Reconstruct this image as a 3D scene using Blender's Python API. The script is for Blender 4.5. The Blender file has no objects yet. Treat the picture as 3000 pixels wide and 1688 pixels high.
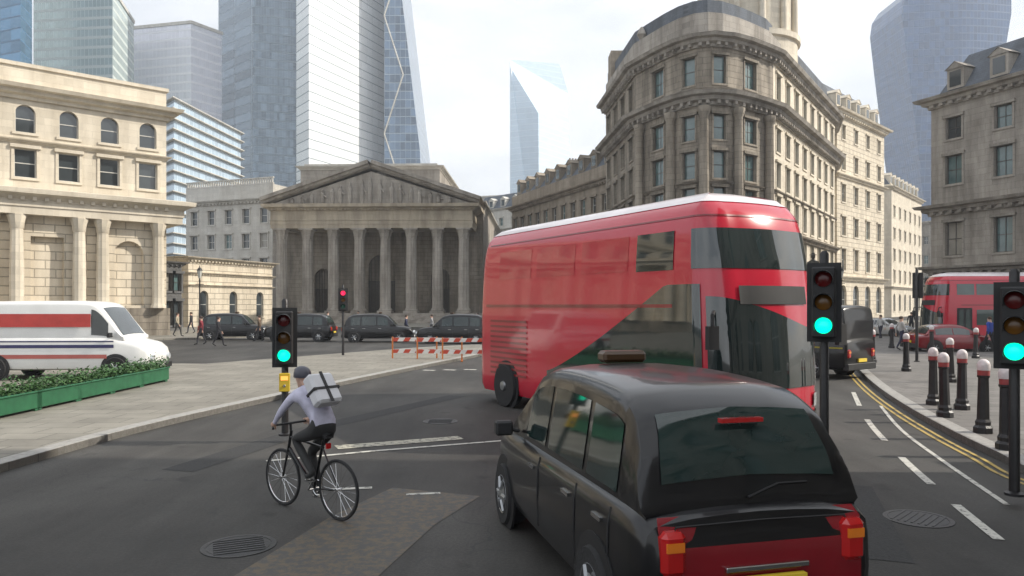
import bpy, bmesh, math, random
from mathutils import Vector, Matrix
R = math.radians
random.seed(7)
C = bpy.context.scene.collection
sc = bpy.context.scene

# ------------------------------------------------------------------ camera, world, sun, exposure
HC, F, HZ = 2.4, 2170.0, 895.0            # eye height (m), focal length and horizon row in photo pixels
cam_d = bpy.data.cameras.new('camera'); cam = bpy.data.objects.new('camera', cam_d); C.objects.link(cam)
cam.location = (0, 0, HC); cam.rotation_euler = (R(90), 0, 0)
cam_d.sensor_width = 36; cam_d.lens = F / 3000 * 36; cam_d.shift_y = (HZ - 844) / 3000
cam_d.clip_start = 0.1; cam_d.clip_end = 6000
sc.camera = cam
SUN_EL, SUN_AZ = 36, 91                   # azimuth clockwise from +Y: the sun stands to the right
w = bpy.data.worlds.new('World'); sc.world = w; w.use_nodes = True
wn, wl = w.node_tree.nodes, w.node_tree.links
wn.clear()
out = wn.new('ShaderNodeOutputWorld'); bg = wn.new('ShaderNodeBackground'); bg.inputs[1].default_value = 0.115
sky = wn.new('ShaderNodeTexSky'); sky.sky_type = 'NISHITA'; sky.sun_disc = False
sky.sun_elevation = R(SUN_EL); sky.sun_rotation = R(SUN_AZ)
sky.air_density = 1.2; sky.dust_density = 3.0; sky.ozone_density = 1.0
tc = wn.new('ShaderNodeTexCoord'); mp = wn.new('ShaderNodeMapping'); mp.inputs['Scale'].default_value = (1.0, 1.0, 3.0)
nz = wn.new('ShaderNodeTexNoise'); nz.inputs['Scale'].default_value = 2.2; nz.inputs['Detail'].default_value = 7; nz.inputs['Roughness'].default_value = 0.55
rp = wn.new('ShaderNodeValToRGB'); rp.color_ramp.elements[0].position = 0.36; rp.color_ramp.elements[1].position = 0.62
rp.color_ramp.elements[0].color = (0.55, 0.55, 0.55, 1); rp.color_ramp.elements[1].color = (0.97, 0.97, 0.97, 1)
mx = wn.new('ShaderNodeMixRGB'); mx.inputs[2].default_value = (9.6, 9.9, 10.3, 1)
wl.new(tc.outputs['Generated'], mp.inputs[0]); wl.new(mp.outputs[0], nz.inputs['Vector']); wl.new(nz.outputs['Fac'], rp.inputs[0])
wl.new(rp.outputs[0], mx.inputs[0]); wl.new(sky.outputs[0], mx.inputs[1]); wl.new(mx.outputs[0], bg.inputs[0]); wl.new(bg.outputs[0], out.inputs[0])
sd = bpy.data.lights.new('sun', 'SUN'); sd.energy = 5.0; sd.angle = R(0.5); sd.color = (1.0, 0.93, 0.82)
so = bpy.data.objects.new('sun', sd); C.objects.link(so)
sv = Vector((math.sin(R(SUN_AZ)) * math.cos(R(SUN_EL)), math.cos(R(SUN_AZ)) * math.cos(R(SUN_EL)), math.sin(R(SUN_EL))))
so.rotation_euler = sv.to_track_quat('Z', 'Y').to_euler(); so.location = sv * 300
sc.view_settings.view_transform = 'Standard'; sc.view_settings.look = 'None'
sc.view_settings.exposure = 0.22; sc.view_settings.gamma = 1
sc.render.use_motion_blur = False
sc.cycles.use_denoising = True
sc.cycles.max_bounces = 6; sc.cycles.volume_bounces = 0

def W(px, py, Y): return Vector(((px - 1500) / F * Y, Y, HC + (HZ - py) / F * Y))
def G(px, py):
    Y = HC * F / (py - HZ); return Vector(((px - 1500) / F * Y, Y, 0))
def X(px, Y): return (px - 1500) / F * Y

# ------------------------------------------------------------------ materials
MATS = {}
def nodes_of(name):
    m = bpy.data.materials.new(name); m.use_nodes = True
    return m, m.node_tree.nodes, m.node_tree.links, m.node_tree.nodes['Principled BSDF']
def mat(name, col, rough=0.5, metal=0.0, var=0.12, scale=3.0, bump=0.0, bscale=40, emit=None, estr=1.0, coat=0.0, spec=0.5):
    if name in MATS: return MATS[name]
    m, n, l, b = nodes_of(name)
    tcn = n.new('ShaderNodeTexCoord')
    no = n.new('ShaderNodeTexNoise'); no.inputs['Scale'].default_value = scale; no.inputs['Detail'].default_value = 6
    l.new(tcn.outputs['Object'], no.inputs['Vector'])
    cr = n.new('ShaderNodeValToRGB'); cr.color_ramp.elements[0].position = 0.3; cr.color_ramp.elements[1].position = 0.7
    cr.color_ramp.elements[0].color = (*[c * (1 - var) for c in col], 1); cr.color_ramp.elements[1].color = (*[min(1, c * (1 + var)) for c in col], 1)
    l.new(no.outputs['Fac'], cr.inputs[0]); l.new(cr.outputs[0], b.inputs['Base Color'])
    b.inputs['Roughness'].default_value = rough; b.inputs['Metallic'].default_value = metal
    b.inputs['Coat Weight'].default_value = coat; b.inputs['Coat Roughness'].default_value = 0.05
    b.inputs['Specular IOR Level'].default_value = spec
    if bump:
        n2 = n.new('ShaderNodeTexNoise'); n2.inputs['Scale'].default_value = bscale; n2.inputs['Detail'].default_value = 4
        l.new(tcn.outputs['Object'], n2.inputs['Vector'])
        bp = n.new('ShaderNodeBump'); bp.inputs['Strength'].default_value = bump; bp.inputs['Distance'].default_value = 0.02
        l.new(n2.outputs['Fac'], bp.inputs['Height']); l.new(bp.outputs[0], b.inputs['Normal'])
    if emit:
        b.inputs['Emission Color'].default_value = (*emit, 1); b.inputs['Emission Strength'].default_value = estr
    MATS[name] = m; return m
def stone(name, col, bw=1.1, bh=0.5, joint=0.55, stain=0.35, mortar=0.02, bump=0.6):
    """coursed ashlar with weather staining that has a shape of its own"""
    if name in MATS: return MATS[name]
    m, n, l, b = nodes_of(name)
    tcn = n.new('ShaderNodeTexCoord'); sp = n.new('ShaderNodeSeparateXYZ'); l.new(tcn.outputs['Object'], sp.inputs[0])
    ad = n.new('ShaderNodeMath'); l.new(sp.outputs[0], ad.inputs[0]); l.new(sp.outputs[1], ad.inputs[1])
    cb = n.new('ShaderNodeCombineXYZ'); l.new(ad.outputs[0], cb.inputs[0]); l.new(sp.outputs[2], cb.inputs[1])
    br = n.new('ShaderNodeTexBrick'); br.inputs['Scale'].default_value = 1.0
    br.inputs['Brick Width'].default_value = bw; br.inputs['Row Height'].default_value = bh; br.inputs['Mortar Size'].default_value = mortar
    br.inputs['Mortar Smooth'].default_value = 0.3
    br.inputs['Color1'].default_value = (*col, 1); br.inputs['Color2'].default_value = (*[c * 0.86 for c in col], 1)
    br.inputs['Mortar'].default_value = (*[c * joint for c in col], 1)
    l.new(cb.outputs[0], br.inputs['Vector'])
    mpp = n.new('ShaderNodeMapping'); mpp.inputs['Scale'].default_value = (0.9, 0.9, 0.16)
    l.new(tcn.outputs['Object'], mpp.inputs[0])
    no = n.new('ShaderNodeTexNoise'); no.inputs['Scale'].default_value = 0.8; no.inputs['Detail'].default_value = 8; no.inputs['Roughness'].default_value = 0.65
    l.new(mpp.outputs[0], no.inputs['Vector'])
    cr = n.new('ShaderNodeValToRGB'); cr.color_ramp.elements[0].position = 0.38; cr.color_ramp.elements[1].position = 0.6
    s = 1 - stain
    cr.color_ramp.elements[0].color = (s, s * 0.98, s * 0.95, 1); cr.color_ramp.elements[1].color = (1, 1, 1, 1)
    l.new(no.outputs['Fac'], cr.inputs[0])
    mu = n.new('ShaderNodeMixRGB'); mu.blend_type = 'MULTIPLY'; mu.inputs[0].default_value = 1
    l.new(br.outputs['Color'], mu.inputs[1]); l.new(cr.outputs[0], mu.inputs[2]); l.new(mu.outputs[0], b.inputs['Base Color'])
    b.inputs['Roughness'].default_value = 0.85
    iv = n.new('ShaderNodeMath'); iv.operation = 'SUBTRACT'; iv.inputs[0].default_value = 1; l.new(br.outputs['Fac'], iv.inputs[1])
    bp = n.new('ShaderNodeBump'); bp.inputs['Strength'].default_value = bump; bp.inputs['Distance'].default_value = 0.04
    l.new(iv.outputs[0], bp.inputs['Height']); l.new(bp.outputs[0], b.inputs['Normal'])
    MATS[name] = m; return m
def curtain(name, glass, band, floor=3.9, bay=1.5, bandw=0.22, mull=0.07, rough=0.12, metal=0.55, var=0.35, mullcol=None, off=0.0):
    """curtain wall: floor bands, mullions and panes that differ a little from each other"""
    if name in MATS: return MATS[name]
    m, n, l, b = nodes_of(name)
    def M(op, a, bb=None):
        x = n.new('ShaderNodeMath'); x.operation = op
        for i, v in enumerate((a, bb)):
            if v is None: continue
            if isinstance(v, (int, float)): x.inputs[i].default_value = v
            else: l.new(v, x.inputs[i])
        return x.outputs[0]
    tcn = n.new('ShaderNodeTexCoord'); sp = n.new('ShaderNodeSeparateXYZ'); l.new(tcn.outputs['Object'], sp.inputs[0])
    u = M('DIVIDE', M('ADD', sp.outputs[0], sp.outputs[1]), bay); v = M('DIVIDE', M('ADD', sp.outputs[2], off), floor)
    fb = M('LESS_THAN', M('FRACT', v), bandw); fm = M('LESS_THAN', M('FRACT', u), mull)
    cb = n.new('ShaderNodeCombineXYZ'); l.new(M('FLOOR', u), cb.inputs[0]); l.new(M('FLOOR', v), cb.inputs[1])
    wh = n.new('ShaderNodeTexWhiteNoise'); wh.noise_dimensions = '2D'; l.new(cb.outputs[0], wh.inputs['Vector'])
    gm = n.new('ShaderNodeMixRGB'); gm.inputs[1].default_value = (*[c * (1 - var) for c in glass], 1); gm.inputs[2].default_value = (*[min(1, c * (1 + var)) for c in glass], 1)
    l.new(wh.outputs['Value'], gm.inputs[0])
    m1 = n.new('ShaderNodeMixRGB'); m1.inputs[2].default_value = (*band, 1); l.new(fb, m1.inputs[0]); l.new(gm.outputs[0], m1.inputs[1])
    m2 = n.new('ShaderNodeMixRGB'); m2.inputs[2].default_value = (*(mullcol or band), 1); l.new(fm, m2.inputs[0]); l.new(m1.outputs[0], m2.inputs[1])
    l.new(m2.outputs[0], b.inputs['Base Color'])
    sol = M('MAXIMUM', fb, fm)
    l.new(M('MULTIPLY', M('SUBTRACT', 1.0, sol), metal), b.inputs['Metallic'])
    l.new(M('ADD', M('MULTIPLY', sol, 0.4), rough), b.inputs['Roughness'])
    bp = n.new('ShaderNodeBump'); bp.inputs['Strength'].default_value = 0.5; bp.inputs['Distance'].default_value = 0.15
    l.new(sol, bp.inputs['Height']); l.new(bp.outputs[0], b.inputs['Normal'])
    MATS[name] = m; return m

# ------------------------------------------------------------------ mesh helpers
class MB:
    def __init__(s): s.b = bmesh.new(); s.m = Matrix.Identity(4)
    def v(s, p): return s.b.verts.new(s.m @ Vector(p))
    def face(s, pts):
        try: return s.b.faces.new([s.v(p) for p in pts])
        except ValueError: return None
    def box(s, x0, y0, z0, x1, y1, z1):
        p = [s.v((x, y, z)) for z in (z0, z1) for y in (y0, y1) for x in (x0, x1)]
        for q in ((0, 2, 3, 1), (4, 5, 7, 6), (0, 1, 5, 4), (2, 6, 7, 3), (0, 4, 6, 2), (1, 3, 7, 5)): s.b.faces.new([p[i] for i in q])
        return s
    def grid(s, rows, close=False):
        vs = [[s.v(p) for p in r] for r in rows]
        for i in range(len(vs) - 1):
            k = len(vs[i])
            for j in range(k if close else k - 1):
                try: s.b.faces.new((vs[i][j], vs[i][(j + 1) % k], vs[i + 1][(j + 1) % k], vs[i + 1][j]))
                except ValueError: pass
        return vs
    def cap(s, vs):
        try: s.b.faces.new(vs)
        except ValueError: pass
    def prism(s, poly, z0, z1):
        a = [s.v((x, y, z0)) for x, y in poly]; c = [s.v((x, y, z1)) for x, y in poly]
        s.cap(a[::-1]); s.cap(c)
        for i in range(len(a)):
            j = (i + 1) % len(a); s.b.faces.new((a[i], a[j], c[j], c[i]))
        return s
    def lathe(s, prof, n=16, c=(0, 0, 0), axis='z', flute=0):
        rows = []
        for r, h in prof:
            row = []
            for k in range(n):
                a = 2 * math.pi * k / n; rr = r * (1 - (flute if k % 2 else 0)); u, v = rr * math.cos(a), rr * math.sin(a)
                row.append({'z': (c[0] + u, c[1] + v, c[2] + h), 'y': (c[0] + u, c[1] + h, c[2] + v), 'x': (c[0] + h, c[1] + u, c[2] + v)}[axis])
            rows.append(row)
        vs = s.grid(rows, True); s.cap(vs[0][::-1]); s.cap(vs[-1]); return s
    def tube(s, pts, r, n=8):
        pts = [Vector(p) for p in pts]; rows = []
        for i, p in enumerate(pts):
            d = (pts[min(i + 1, len(pts) - 1)] - pts[max(i - 1, 0)]).normalized()
            a = d.cross(Vector((0, 0, 1)) if abs(d.z) < 0.9 else Vector((1, 0, 0))).normalized(); bb = d.cross(a)
            rr = r[i] if isinstance(r, (list, tuple)) else r
            rows.append([p + a * rr * math.cos(2 * math.pi * k / n) + bb * rr * math.sin(2 * math.pi * k / n) for k in range(n)])
        vs = s.grid(rows, True); s.cap(vs[0][::-1]); s.cap(vs[-1]); return s
    def torus(s, c, R0, r, axis='y', n=28, k=8):
        rows = []
        for i in range(n + 1):
            a = 2 * math.pi * i / n; row = []
            for j in range(k):
                t = 2 * math.pi * j / k; rr = R0 + r * math.cos(t); h = r * math.sin(t)
                row.append((c[0] + rr * math.cos(a), c[1] + h, c[2] + rr * math.sin(a)))
            rows.append(row)
        s.grid(rows, True); return s
    def sweep(s, line, prof, z, closed=False):
        """profile [(outward, dz)] swept along a plan polyline; outward is to the right of travel"""
        L = [Vector(p) for p in line]; n = len(L); rows = []
        for i in range(n):
            a = L[i] - L[i - 1] if (i > 0 or closed) else L[1] - L[0]
            c = L[(i + 1) % n] - L[i] if (i < n - 1 or closed) else L[-1] - L[-2]
            na = Vector((a.y, -a.x)).normalized(); nc = Vector((c.y, -c.x)).normalized()
            m = (na + nc).normalized(); m /= max(0.35, m.dot(na))
            rows.append([(L[i].x + m.x * o, L[i].y + m.y * o, z + d) for o, d in prof])
        if closed: rows.append(rows[0])
        vs = s.grid(rows)
        if not closed: s.cap(vs[0]); s.cap(vs[-1][::-1])
        return s
    def done(s, name, material, parent=None, smooth=False, angle=35, loc=None, bevel=0):
        bmesh.ops.remove_doubles(s.b, verts=s.b.verts, dist=1e-5)
        if bevel:
            es = [e for e in s.b.edges if len(e.link_faces) == 2 and e.calc_face_angle(0) > 0.6]
            bmesh.ops.bevel(s.b, geom=es, offset=bevel, segments=1, affect='EDGES')
        bmesh.ops.recalc_face_normals(s.b, faces=s.b.faces)
        me = bpy.data.meshes.new(name); 
        if smooth:
            for f in s.b.faces: f.smooth = True
            for e in s.b.edges:
                if len(e.link_faces) == 2 and e.calc_face_angle(0) > R(angle): e.smooth = False
        s.b.to_mesh(me); s.b.free()
        for mm in (material if isinstance(material, (list, tuple)) else [material]): me.materials.append(mm)
        o = bpy.data.objects.new(name, me); C.objects.link(o)
        if parent: o.parent = parent
        if loc: o.location = loc
        return o
def thing(name, label, cat, loc=(0, 0, 0), rotz=0, group=None):
    o = bpy.data.objects.new(name, None); C.objects.link(o); o.empty_display_size = 0.3
    o.location = loc; o.rotation_euler = (0, 0, rotz); tag(o, label, cat, group); return o
def tag(o, label, cat, group=None):
    o['label'] = label; o['category'] = cat
    if group: o['group'] = group
    return o
def struct(o): o['kind'] = 'structure'; return o
def place(me, name, parent, loc, rotz=0):
    o = bpy.data.objects.new(name, me); C.objects.link(o); o.parent = parent; o.location = loc; o.rotation_euler = (0, 0, rotz); return o
def children(o): return [c for c in bpy.data.objects if c.parent == o]
def copy_tree(o, parent=None):
    c = o.copy(); C.objects.link(c); c.parent = parent
    for ch in children(o): copy_tree(ch, c)
    return c

# ------------------------------------------------------------------ palette
M_cream = stone('stone_cream', (0.72, 0.64, 0.51), 1.3, 0.62, 0.55, 0.22, 0.035, 1.0)
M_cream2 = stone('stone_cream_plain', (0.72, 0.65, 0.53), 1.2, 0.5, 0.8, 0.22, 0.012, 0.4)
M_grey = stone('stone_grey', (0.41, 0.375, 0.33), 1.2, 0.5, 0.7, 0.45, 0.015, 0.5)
M_grey2 = stone('stone_grey_dark', (0.35, 0.305, 0.245), 1.3, 0.55, 0.6, 0.55, 0.02, 0.8)  # dark grey; also colours in the shade on the corner building's unlit walls
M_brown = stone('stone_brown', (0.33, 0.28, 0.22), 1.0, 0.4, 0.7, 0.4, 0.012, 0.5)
M_pale = stone('stone_pale', (0.62, 0.60, 0.55), 1.2, 0.5, 0.8, 0.2, 0.012, 0.4)
M_dark = stone('stone_dark', (0.13, 0.13, 0.13), 1.0, 0.4, 0.7, 0.3, 0.012, 0.4)
M_slate = stone('slate_roof', (0.13, 0.15, 0.18), 0.3, 0.22, 0.6, 0.35, 0.01, 0.5)
M_pane = mat('window_glass', (0.045, 0.055, 0.06), 0.06, 0.0, 0.5, 0.35, spec=1.0)
M_pane2 = mat('window_glass_teal', (0.10, 0.16, 0.16), 0.08, 0.0, 0.4, 0.5, spec=1.0)
M_blind = mat('window_blind', (0.30, 0.28, 0.24), 0.25, 0, 0.25, 0.6, coat=0.6)
M_frame = mat('window_frame_white', (0.55, 0.54, 0.5), 0.5, 0, 0.1)
M_framed = mat('window_frame_dark', (0.06, 0.055, 0.05), 0.45, 0, 0.1)
M_bronze = mat('bronze', (0.06, 0.055, 0.045), 0.45, 0.6, 0.3, 6)
M_red = mat('bus_red', (0.50, 0.012, 0.035), 0.22, 0, 0.06, 1.2, coat=0.7, bump=0.015, bscale=3)
M_redd = mat('dark_red_paint', (0.20, 0.006, 0.012), 0.25, 0, 0.1, 2, coat=0.6)
M_white = mat('white_paint', (0.75, 0.75, 0.73), 0.3, 0, 0.06, 1.5, coat=0.4)
M_black = mat('black_paint', (0.005, 0.005, 0.006), 0.3, 0, 0.2, 2, coat=0.45, spec=0.35)
M_navy = mat('navy_paint', (0.035, 0.035, 0.12), 0.3, 0, 0.1, coat=0.3)
M_trim = mat('black_trim', (0.015, 0.015, 0.016), 0.6, 0, 0.2)
M_tyre = mat('tyre_rubber', (0.018, 0.018, 0.019), 0.85, 0, 0.2, 20, bump=0.3)
M_rim = mat('wheel_rim', (0.35, 0.36, 0.37), 0.35, 0.8, 0.1)
M_chrome = mat('bright_metal', (0.6, 0.6, 0.6), 0.2, 1.0, 0.05)
M_vglass = mat('vehicle_glass', (0.016, 0.024, 0.024), 0.04, 0, 0.4, 0.9, spec=1.0, coat=0.5)
M_vglass2 = mat('vehicle_glass_green', (0.035, 0.06, 0.055), 0.05, 0, 0.4, 0.9, spec=1.0)
M_tail = mat('tail_lamp_red', (0.45, 0.01, 0.01), 0.15, 0, 0.1, coat=0.8)
M_amber = mat('amber_lens', (0.8, 0.22, 0.02), 0.15, 0, 0.1, coat=0.8)
M_head = mat('headlamp_glass', (0.55, 0.58, 0.6), 0.1, 0.3, 0.2, 8, coat=0.8)
M_plate = mat('yellow_plate', (0.75, 0.55, 0.05), 0.4, 0, 0.04)
M_platew = mat('white_plate', (0.8, 0.8, 0.78), 0.4, 0, 0.04)
M_lens_off_r = mat('signal_lens_red', (0.10, 0.008, 0.008), 0.2, 0, 0.2)
M_lens_off_a = mat('signal_lens_amber', (0.14, 0.06, 0.008), 0.2, 0, 0.2)
M_lens_off_g = mat('signal_lens_green', (0.01, 0.09, 0.06), 0.2, 0, 0.2)
M_green_lit = mat('signal_green_lit', (0.0, 0.5, 0.35), 0.3, 0, 0.05, emit=(0.0, 0.86, 0.46), estr=1.6)
M_red_lit = mat('signal_red_lit', (0.5, 0.0, 0.05), 0.3, 0, 0.05, emit=(1.0, 0.02, 0.08), estr=1.6)
M_amber_lit = mat('wait_lamp_lit', (0.6, 0.3, 0.1), 0.3, 0, 0.05, emit=(1.0, 0.38, 0.06), estr=1.2)
M_skin = mat('skin', (0.50, 0.31, 0.23), 0.55, 0, 0.05)
M_iron = mat('cast_iron_black', (0.018, 0.017, 0.018), 0.42, 0.1, 0.3, 8, bump=0.2)

def asphalt():
    m, n, l, b = nodes_of('asphalt')
    tcn = n.new('ShaderNodeTexCoord')
    def noise(s, d=6, r=0.6):
        x = n.new('ShaderNodeTexNoise'); x.inputs['Scale'].default_value = s; x.inputs['Detail'].default_value = d; x.inputs['Roughness'].default_value = r
        l.new(tcn.outputs['Object'], x.inputs['Vector']); return x
    a = noise(0.22, 5); f = noise(30, 4, 0.8)
    r1 = n.new('ShaderNodeValToRGB'); r1.color_ramp.elements[0].position = 0.35; r1.color_ramp.elements[1].position = 0.68
    r1.color_ramp.elements[0].color = (0.024, 0.023, 0.022, 1); r1.color_ramp.elements[1].color = (0.062, 0.060, 0.057, 1)
    l.new(a.outputs['Fac'], r1.inputs[0])
    r2 = n.new('ShaderNodeValToRGB'); r2.color_ramp.elements[0].position = 0.3; r2.color_ramp.elements[1].position = 0.75
    r2.color_ramp.elements[0].color = (0.55, 0.55, 0.55, 1); r2.color_ramp.elements[1].color = (1.5, 1.47, 1.42, 1)
    l.new(f.outputs['Fac'], r2.inputs[0])
    mu = n.new('ShaderNodeMixRGB'); mu.blend_type = 'MULTIPLY'; mu.inputs[0].default_value = 1
    l.new(r1.outputs[0], mu.inputs[1]); l.new(r2.outputs[0], mu.inputs[2])
    # sealed cracks
    vo = n.new('ShaderNodeTexVoronoi'); vo.feature = 'DISTANCE_TO_EDGE'; vo.inputs['Scale'].default_value = 0.23
    wv = n.new('ShaderNodeMixRGB'); wv.blend_type = 'ADD'; wv.inputs[0].default_value = 0.9
    l.new(tcn.outputs['Object'], wv.inputs[1]); l.new(noise(1.1, 3).outputs['Color'], wv.inputs[2]); l.new(wv.outputs[0], vo.inputs['Vector'])
    lt = n.new('ShaderNodeMath'); lt.operation = 'LESS_THAN'; lt.inputs[1].default_value = 0.0022; l.new(vo.outputs['Distance'], lt.inputs[0])
    m3 = n.new('ShaderNodeMixRGB'); m3.inputs[2].default_value = (0.03, 0.03, 0.03, 1); l.new(lt.outputs[0], m3.inputs[0]); l.new(mu.outputs[0], m3.inputs[1])
    mpo = n.new('ShaderNodeMapping'); mpo.inputs['Rotation'].default_value = (0, 0, R(28)); mpo.inputs['Scale'].default_value = (0.9, 0.16, 1)
    l.new(tcn.outputs['Object'], mpo.inputs[0]); ns = noise(0.9, 6, 0.65); l.new(mpo.outputs[0], ns.inputs['Vector'])
    r3 = n.new('ShaderNodeValToRGB'); r3.color_ramp.elements[0].position = 0.36; r3.color_ramp.elements[1].position = 0.62
    r3.color_ramp.elements[0].color = (0.58, 0.55, 0.52, 1); r3.color_ramp.elements[1].color = (1.2, 1.19, 1.16, 1); l.new(ns.outputs['Fac'], r3.inputs[0])
    sp_ = noise(1.7, 3, 0.5); r4 = n.new('ShaderNodeValToRGB'); r4.color_ramp.elements[0].position = 0.25; r4.color_ramp.elements[1].position = 0.36
    r4.color_ramp.elements[0].color = (0.45, 0.44, 0.43, 1); r4.color_ramp.elements[1].color = (1, 1, 1, 1); l.new(sp_.outputs['Fac'], r4.inputs[0])
    m4 = n.new('ShaderNodeMixRGB'); m4.blend_type = 'MULTIPLY'; m4.inputs[0].default_value = 1; l.new(m3.outputs[0], m4.inputs[1]); l.new(r3.outputs[0], m4.inputs[2])
    m5 = n.new('ShaderNodeMixRGB'); m5.blend_type = 'MULTIPLY'; m5.inputs[0].default_value = 1; l.new(m4.outputs[0], m5.inputs[1]); l.new(r4.outputs[0], m5.inputs[2])
    l.new(m5.outputs[0], b.inputs['Base Color']); b.inputs['Roughness'].default_value = 0.72
    bp = n.new('ShaderNodeBump'); bp.inputs['Strength'].default_value = 0.5; bp.inputs['Distance'].default_value = 0.01
    l.new(f.outputs['Fac'], bp.inputs['Height']); l.new(bp.outputs[0], b.inputs['Normal']); return m
def paving(name, col, w=0.9, h=0.6):
    m, n, l, b = nodes_of(name)
    tcn = n.new('ShaderNodeTexCoord'); br = n.new('ShaderNodeTexBrick'); l.new(tcn.outputs['Object'], br.inputs['Vector'])
    br.inputs['Scale'].default_value = 1; br.inputs['Brick Width'].default_value = w; br.inputs['Row Height'].default_value = h; br.inputs['Mortar Size'].default_value = 0.012
    br.inputs['Color1'].default_value = (*col, 1); br.inputs['Color2'].default_value = (*[c * 0.8 for c in col], 1); br.inputs['Mortar'].default_value = (*[c * 0.4 for c in col], 1)
    no = n.new('ShaderNodeTexNoise'); no.inputs['Scale'].default_value = 0.7; no.inputs['Detail'].default_value = 8; no.inputs['Roughness'].default_value = 0.7
    l.new(tcn.outputs['Object'], no.inputs['Vector'])
    cr = n.new('ShaderNodeValToRGB'); cr.color_ramp.elements[0].position = 0.3; cr.color_ramp.elements[1].position = 0.7
    cr.color_ramp.elements[0].color = (0.66, 0.65, 0.63, 1); cr.color_ramp.elements[1].color = (1.08, 1.07, 1.05, 1)
    l.new(no.outputs['Fac'], cr.inputs[0])
    mu = n.new('ShaderNodeMixRGB'); mu.blend_type = 'MULTIPLY'; mu.inputs[0].default_value = 1
    l.new(br.outputs['Color'], mu.inputs[1]); l.new(cr.outputs[0], mu.inputs[2]); l.new(mu.outputs[0], b.inputs['Base Color'])
    b.inputs['Roughness'].default_value = 0.75; return m
M_asphalt = asphalt()
M_pave = paving('york_paving', (0.27, 0.255, 0.22)); M_pave2 = paving('grey_paving', (0.20, 0.19, 0.18), 0.6, 0.45)
M_kerb = mat('granite_kerb', (0.30, 0.29, 0.27), 0.7, 0, 0.2, 12, bump=0.2)
def worn(name, col, gap=0.42):
    m, n, l, b = nodes_of(name)
    tcn = n.new('ShaderNodeTexCoord'); no = n.new('ShaderNodeTexNoise'); no.inputs['Scale'].default_value = 9; no.inputs['Detail'].default_value = 8; no.inputs['Roughness'].default_value = 0.75
    l.new(tcn.outputs['Object'], no.inputs['Vector']); cr = n.new('ShaderNodeValToRGB')
    cr.color_ramp.elements[0].position = gap - 0.04; cr.color_ramp.elements[1].position = gap + 0.06
    cr.color_ramp.elements[0].color = (0.06, 0.058, 0.055, 1); cr.color_ramp.elements[1].color = (*col, 1)
    l.new(no.outputs['Fac'], cr.inputs[0]); l.new(cr.outputs[0], b.inputs['Base Color']); b.inputs['Roughness'].default_value = 0.65; return m
M_mark = worn('road_paint_white', (0.50, 0.49, 0.44)); M_markc = worn('road_paint_cream', (0.42, 0.40, 0.32), 0.45)
M_marky = worn('road_paint_yellow', (0.42, 0.30, 0.07), 0.42); M_tan = worn('buff_surfacing', (0.11, 0.085, 0.055), 0.50)

# ------------------------------------------------------------------ ground, road, pavements
b = MB(); b.face([(-2500, -400, 0), (2500, -400, 0), (2500, 4500, 0), (-2500, 4500, 0)]); struct(b.done('road', M_asphalt))
def slab(name, pts, material, kerb_run=None, h=0.12):
    b = MB(); b.prism([(p.x, p.y) for p in pts], -0.02, h); struct(b.done(name, material))
def smooth_line(pts, k=5):
    o = []
    for i in range(len(pts) - 1):
        p0, p1, p2, p3 = pts[max(i - 1, 0)], pts[i], pts[i + 1], pts[min(i + 2, len(pts) - 1)]
        for j in range(k):
            t = j / k; o.append(0.5 * ((2 * p1) + (p2 - p0) * t + (2 * p0 - 5 * p1 + 4 * p2 - p3) * t * t + (3 * p1 - p0 - 3 * p2 + p3) * t ** 3))
    return o + [pts[-1]]
def kerb(line):
    b = MB(); L = [(p.x, p.y) for p in line]
    b.sweep(L, [(0.0, -0.02), (0.0, 0.118), (-0.02, 0.128), (-0.28, 0.128), (-0.28, -0.02)], 0); struct(b.done('kerb', M_kerb))
# traffic island and pavement on the left
kl = smooth_line([Vector((-8.6, -12, 0)), Vector((-8.2, 0, 0)), Vector((-7.6, 7.5, 0)), G(0, 1385), G(400, 1270), G(800, 1175), G(1150, 1098), G(1400, 1046)])
tip = smooth_line([G(1400, 1046), G(1440, 1030), G(1400, 1016), G(1150, 1030)], 4)
slab('pavement', kl + tip[1:] + [Vector((-12, 29, 0)), Vector((-30, 31, 0)), Vector((-60, 32, 0)), Vector((-60, -12, 0))], M_pave)
kerb(kl + tip[1:])
# pavement in front of the left stone building and the far square
slab('pavement', [Vector(p) for p in [(-70, 38, 0), (-30, 45, 0), (-20, 55, 0), (-20, 78, 0), (-1.5, 78, 0), (-1.5, 100, 0), (-70, 100, 0)]], M_pave)
# curved pavement on the right with the bollards
kr = smooth_line([G(2405, 978), G(2440, 1010), G(2500, 1075), G(2560, 1135), G(2650, 1200), G(2780, 1275), G(2920, 1345), G(3080, 1420), Vector((7.5, 7.2, 0)), Vector((8.2, -10, 0))])
kr = [p for p in kr]
slab('pavement', [p for p in kr] + [Vector((60, -10, 0)), Vector((60, 37, 0)), Vector((30, 38, 0)), G(2520, 968)], M_pave2)
kerb(kr[::-1][:]) if False else kerb([p for p in kr])
slab('pavement', [Vector(p) for p in [(9, 64, 0), (16, 60, 0), (25, 61, 0), (45, 88, 0), (62, 112, 0), (40, 130, 0), (0, 110, 0)]], M_pave)
slab('pavement', [Vector(p) for p in [(33, 66, 0), (31, 60, 0), (36, 50, 0), (60, 46, 0), (60, 90, 0)]], M_pave2)
def marking(name, line, wd, material, z=0.008, off=0):
    b = MB(); L = [(p.x, p.y) for p in line]; rows = []
    for i in range(len(L)):
        a = Vector(L[max(i - 1, 0)]); c = Vector(L[min(i + 1, len(L) - 1)]); d = (c - a).normalized(); n = Vector((d.y, -d.x))
        q = Vector(L[i]); rows.append([(*(q + n * (off - wd / 2)), z), (*(q + n * (off + wd / 2)), z)])
    b.grid(rows); struct(b.done(name, material))
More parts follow.
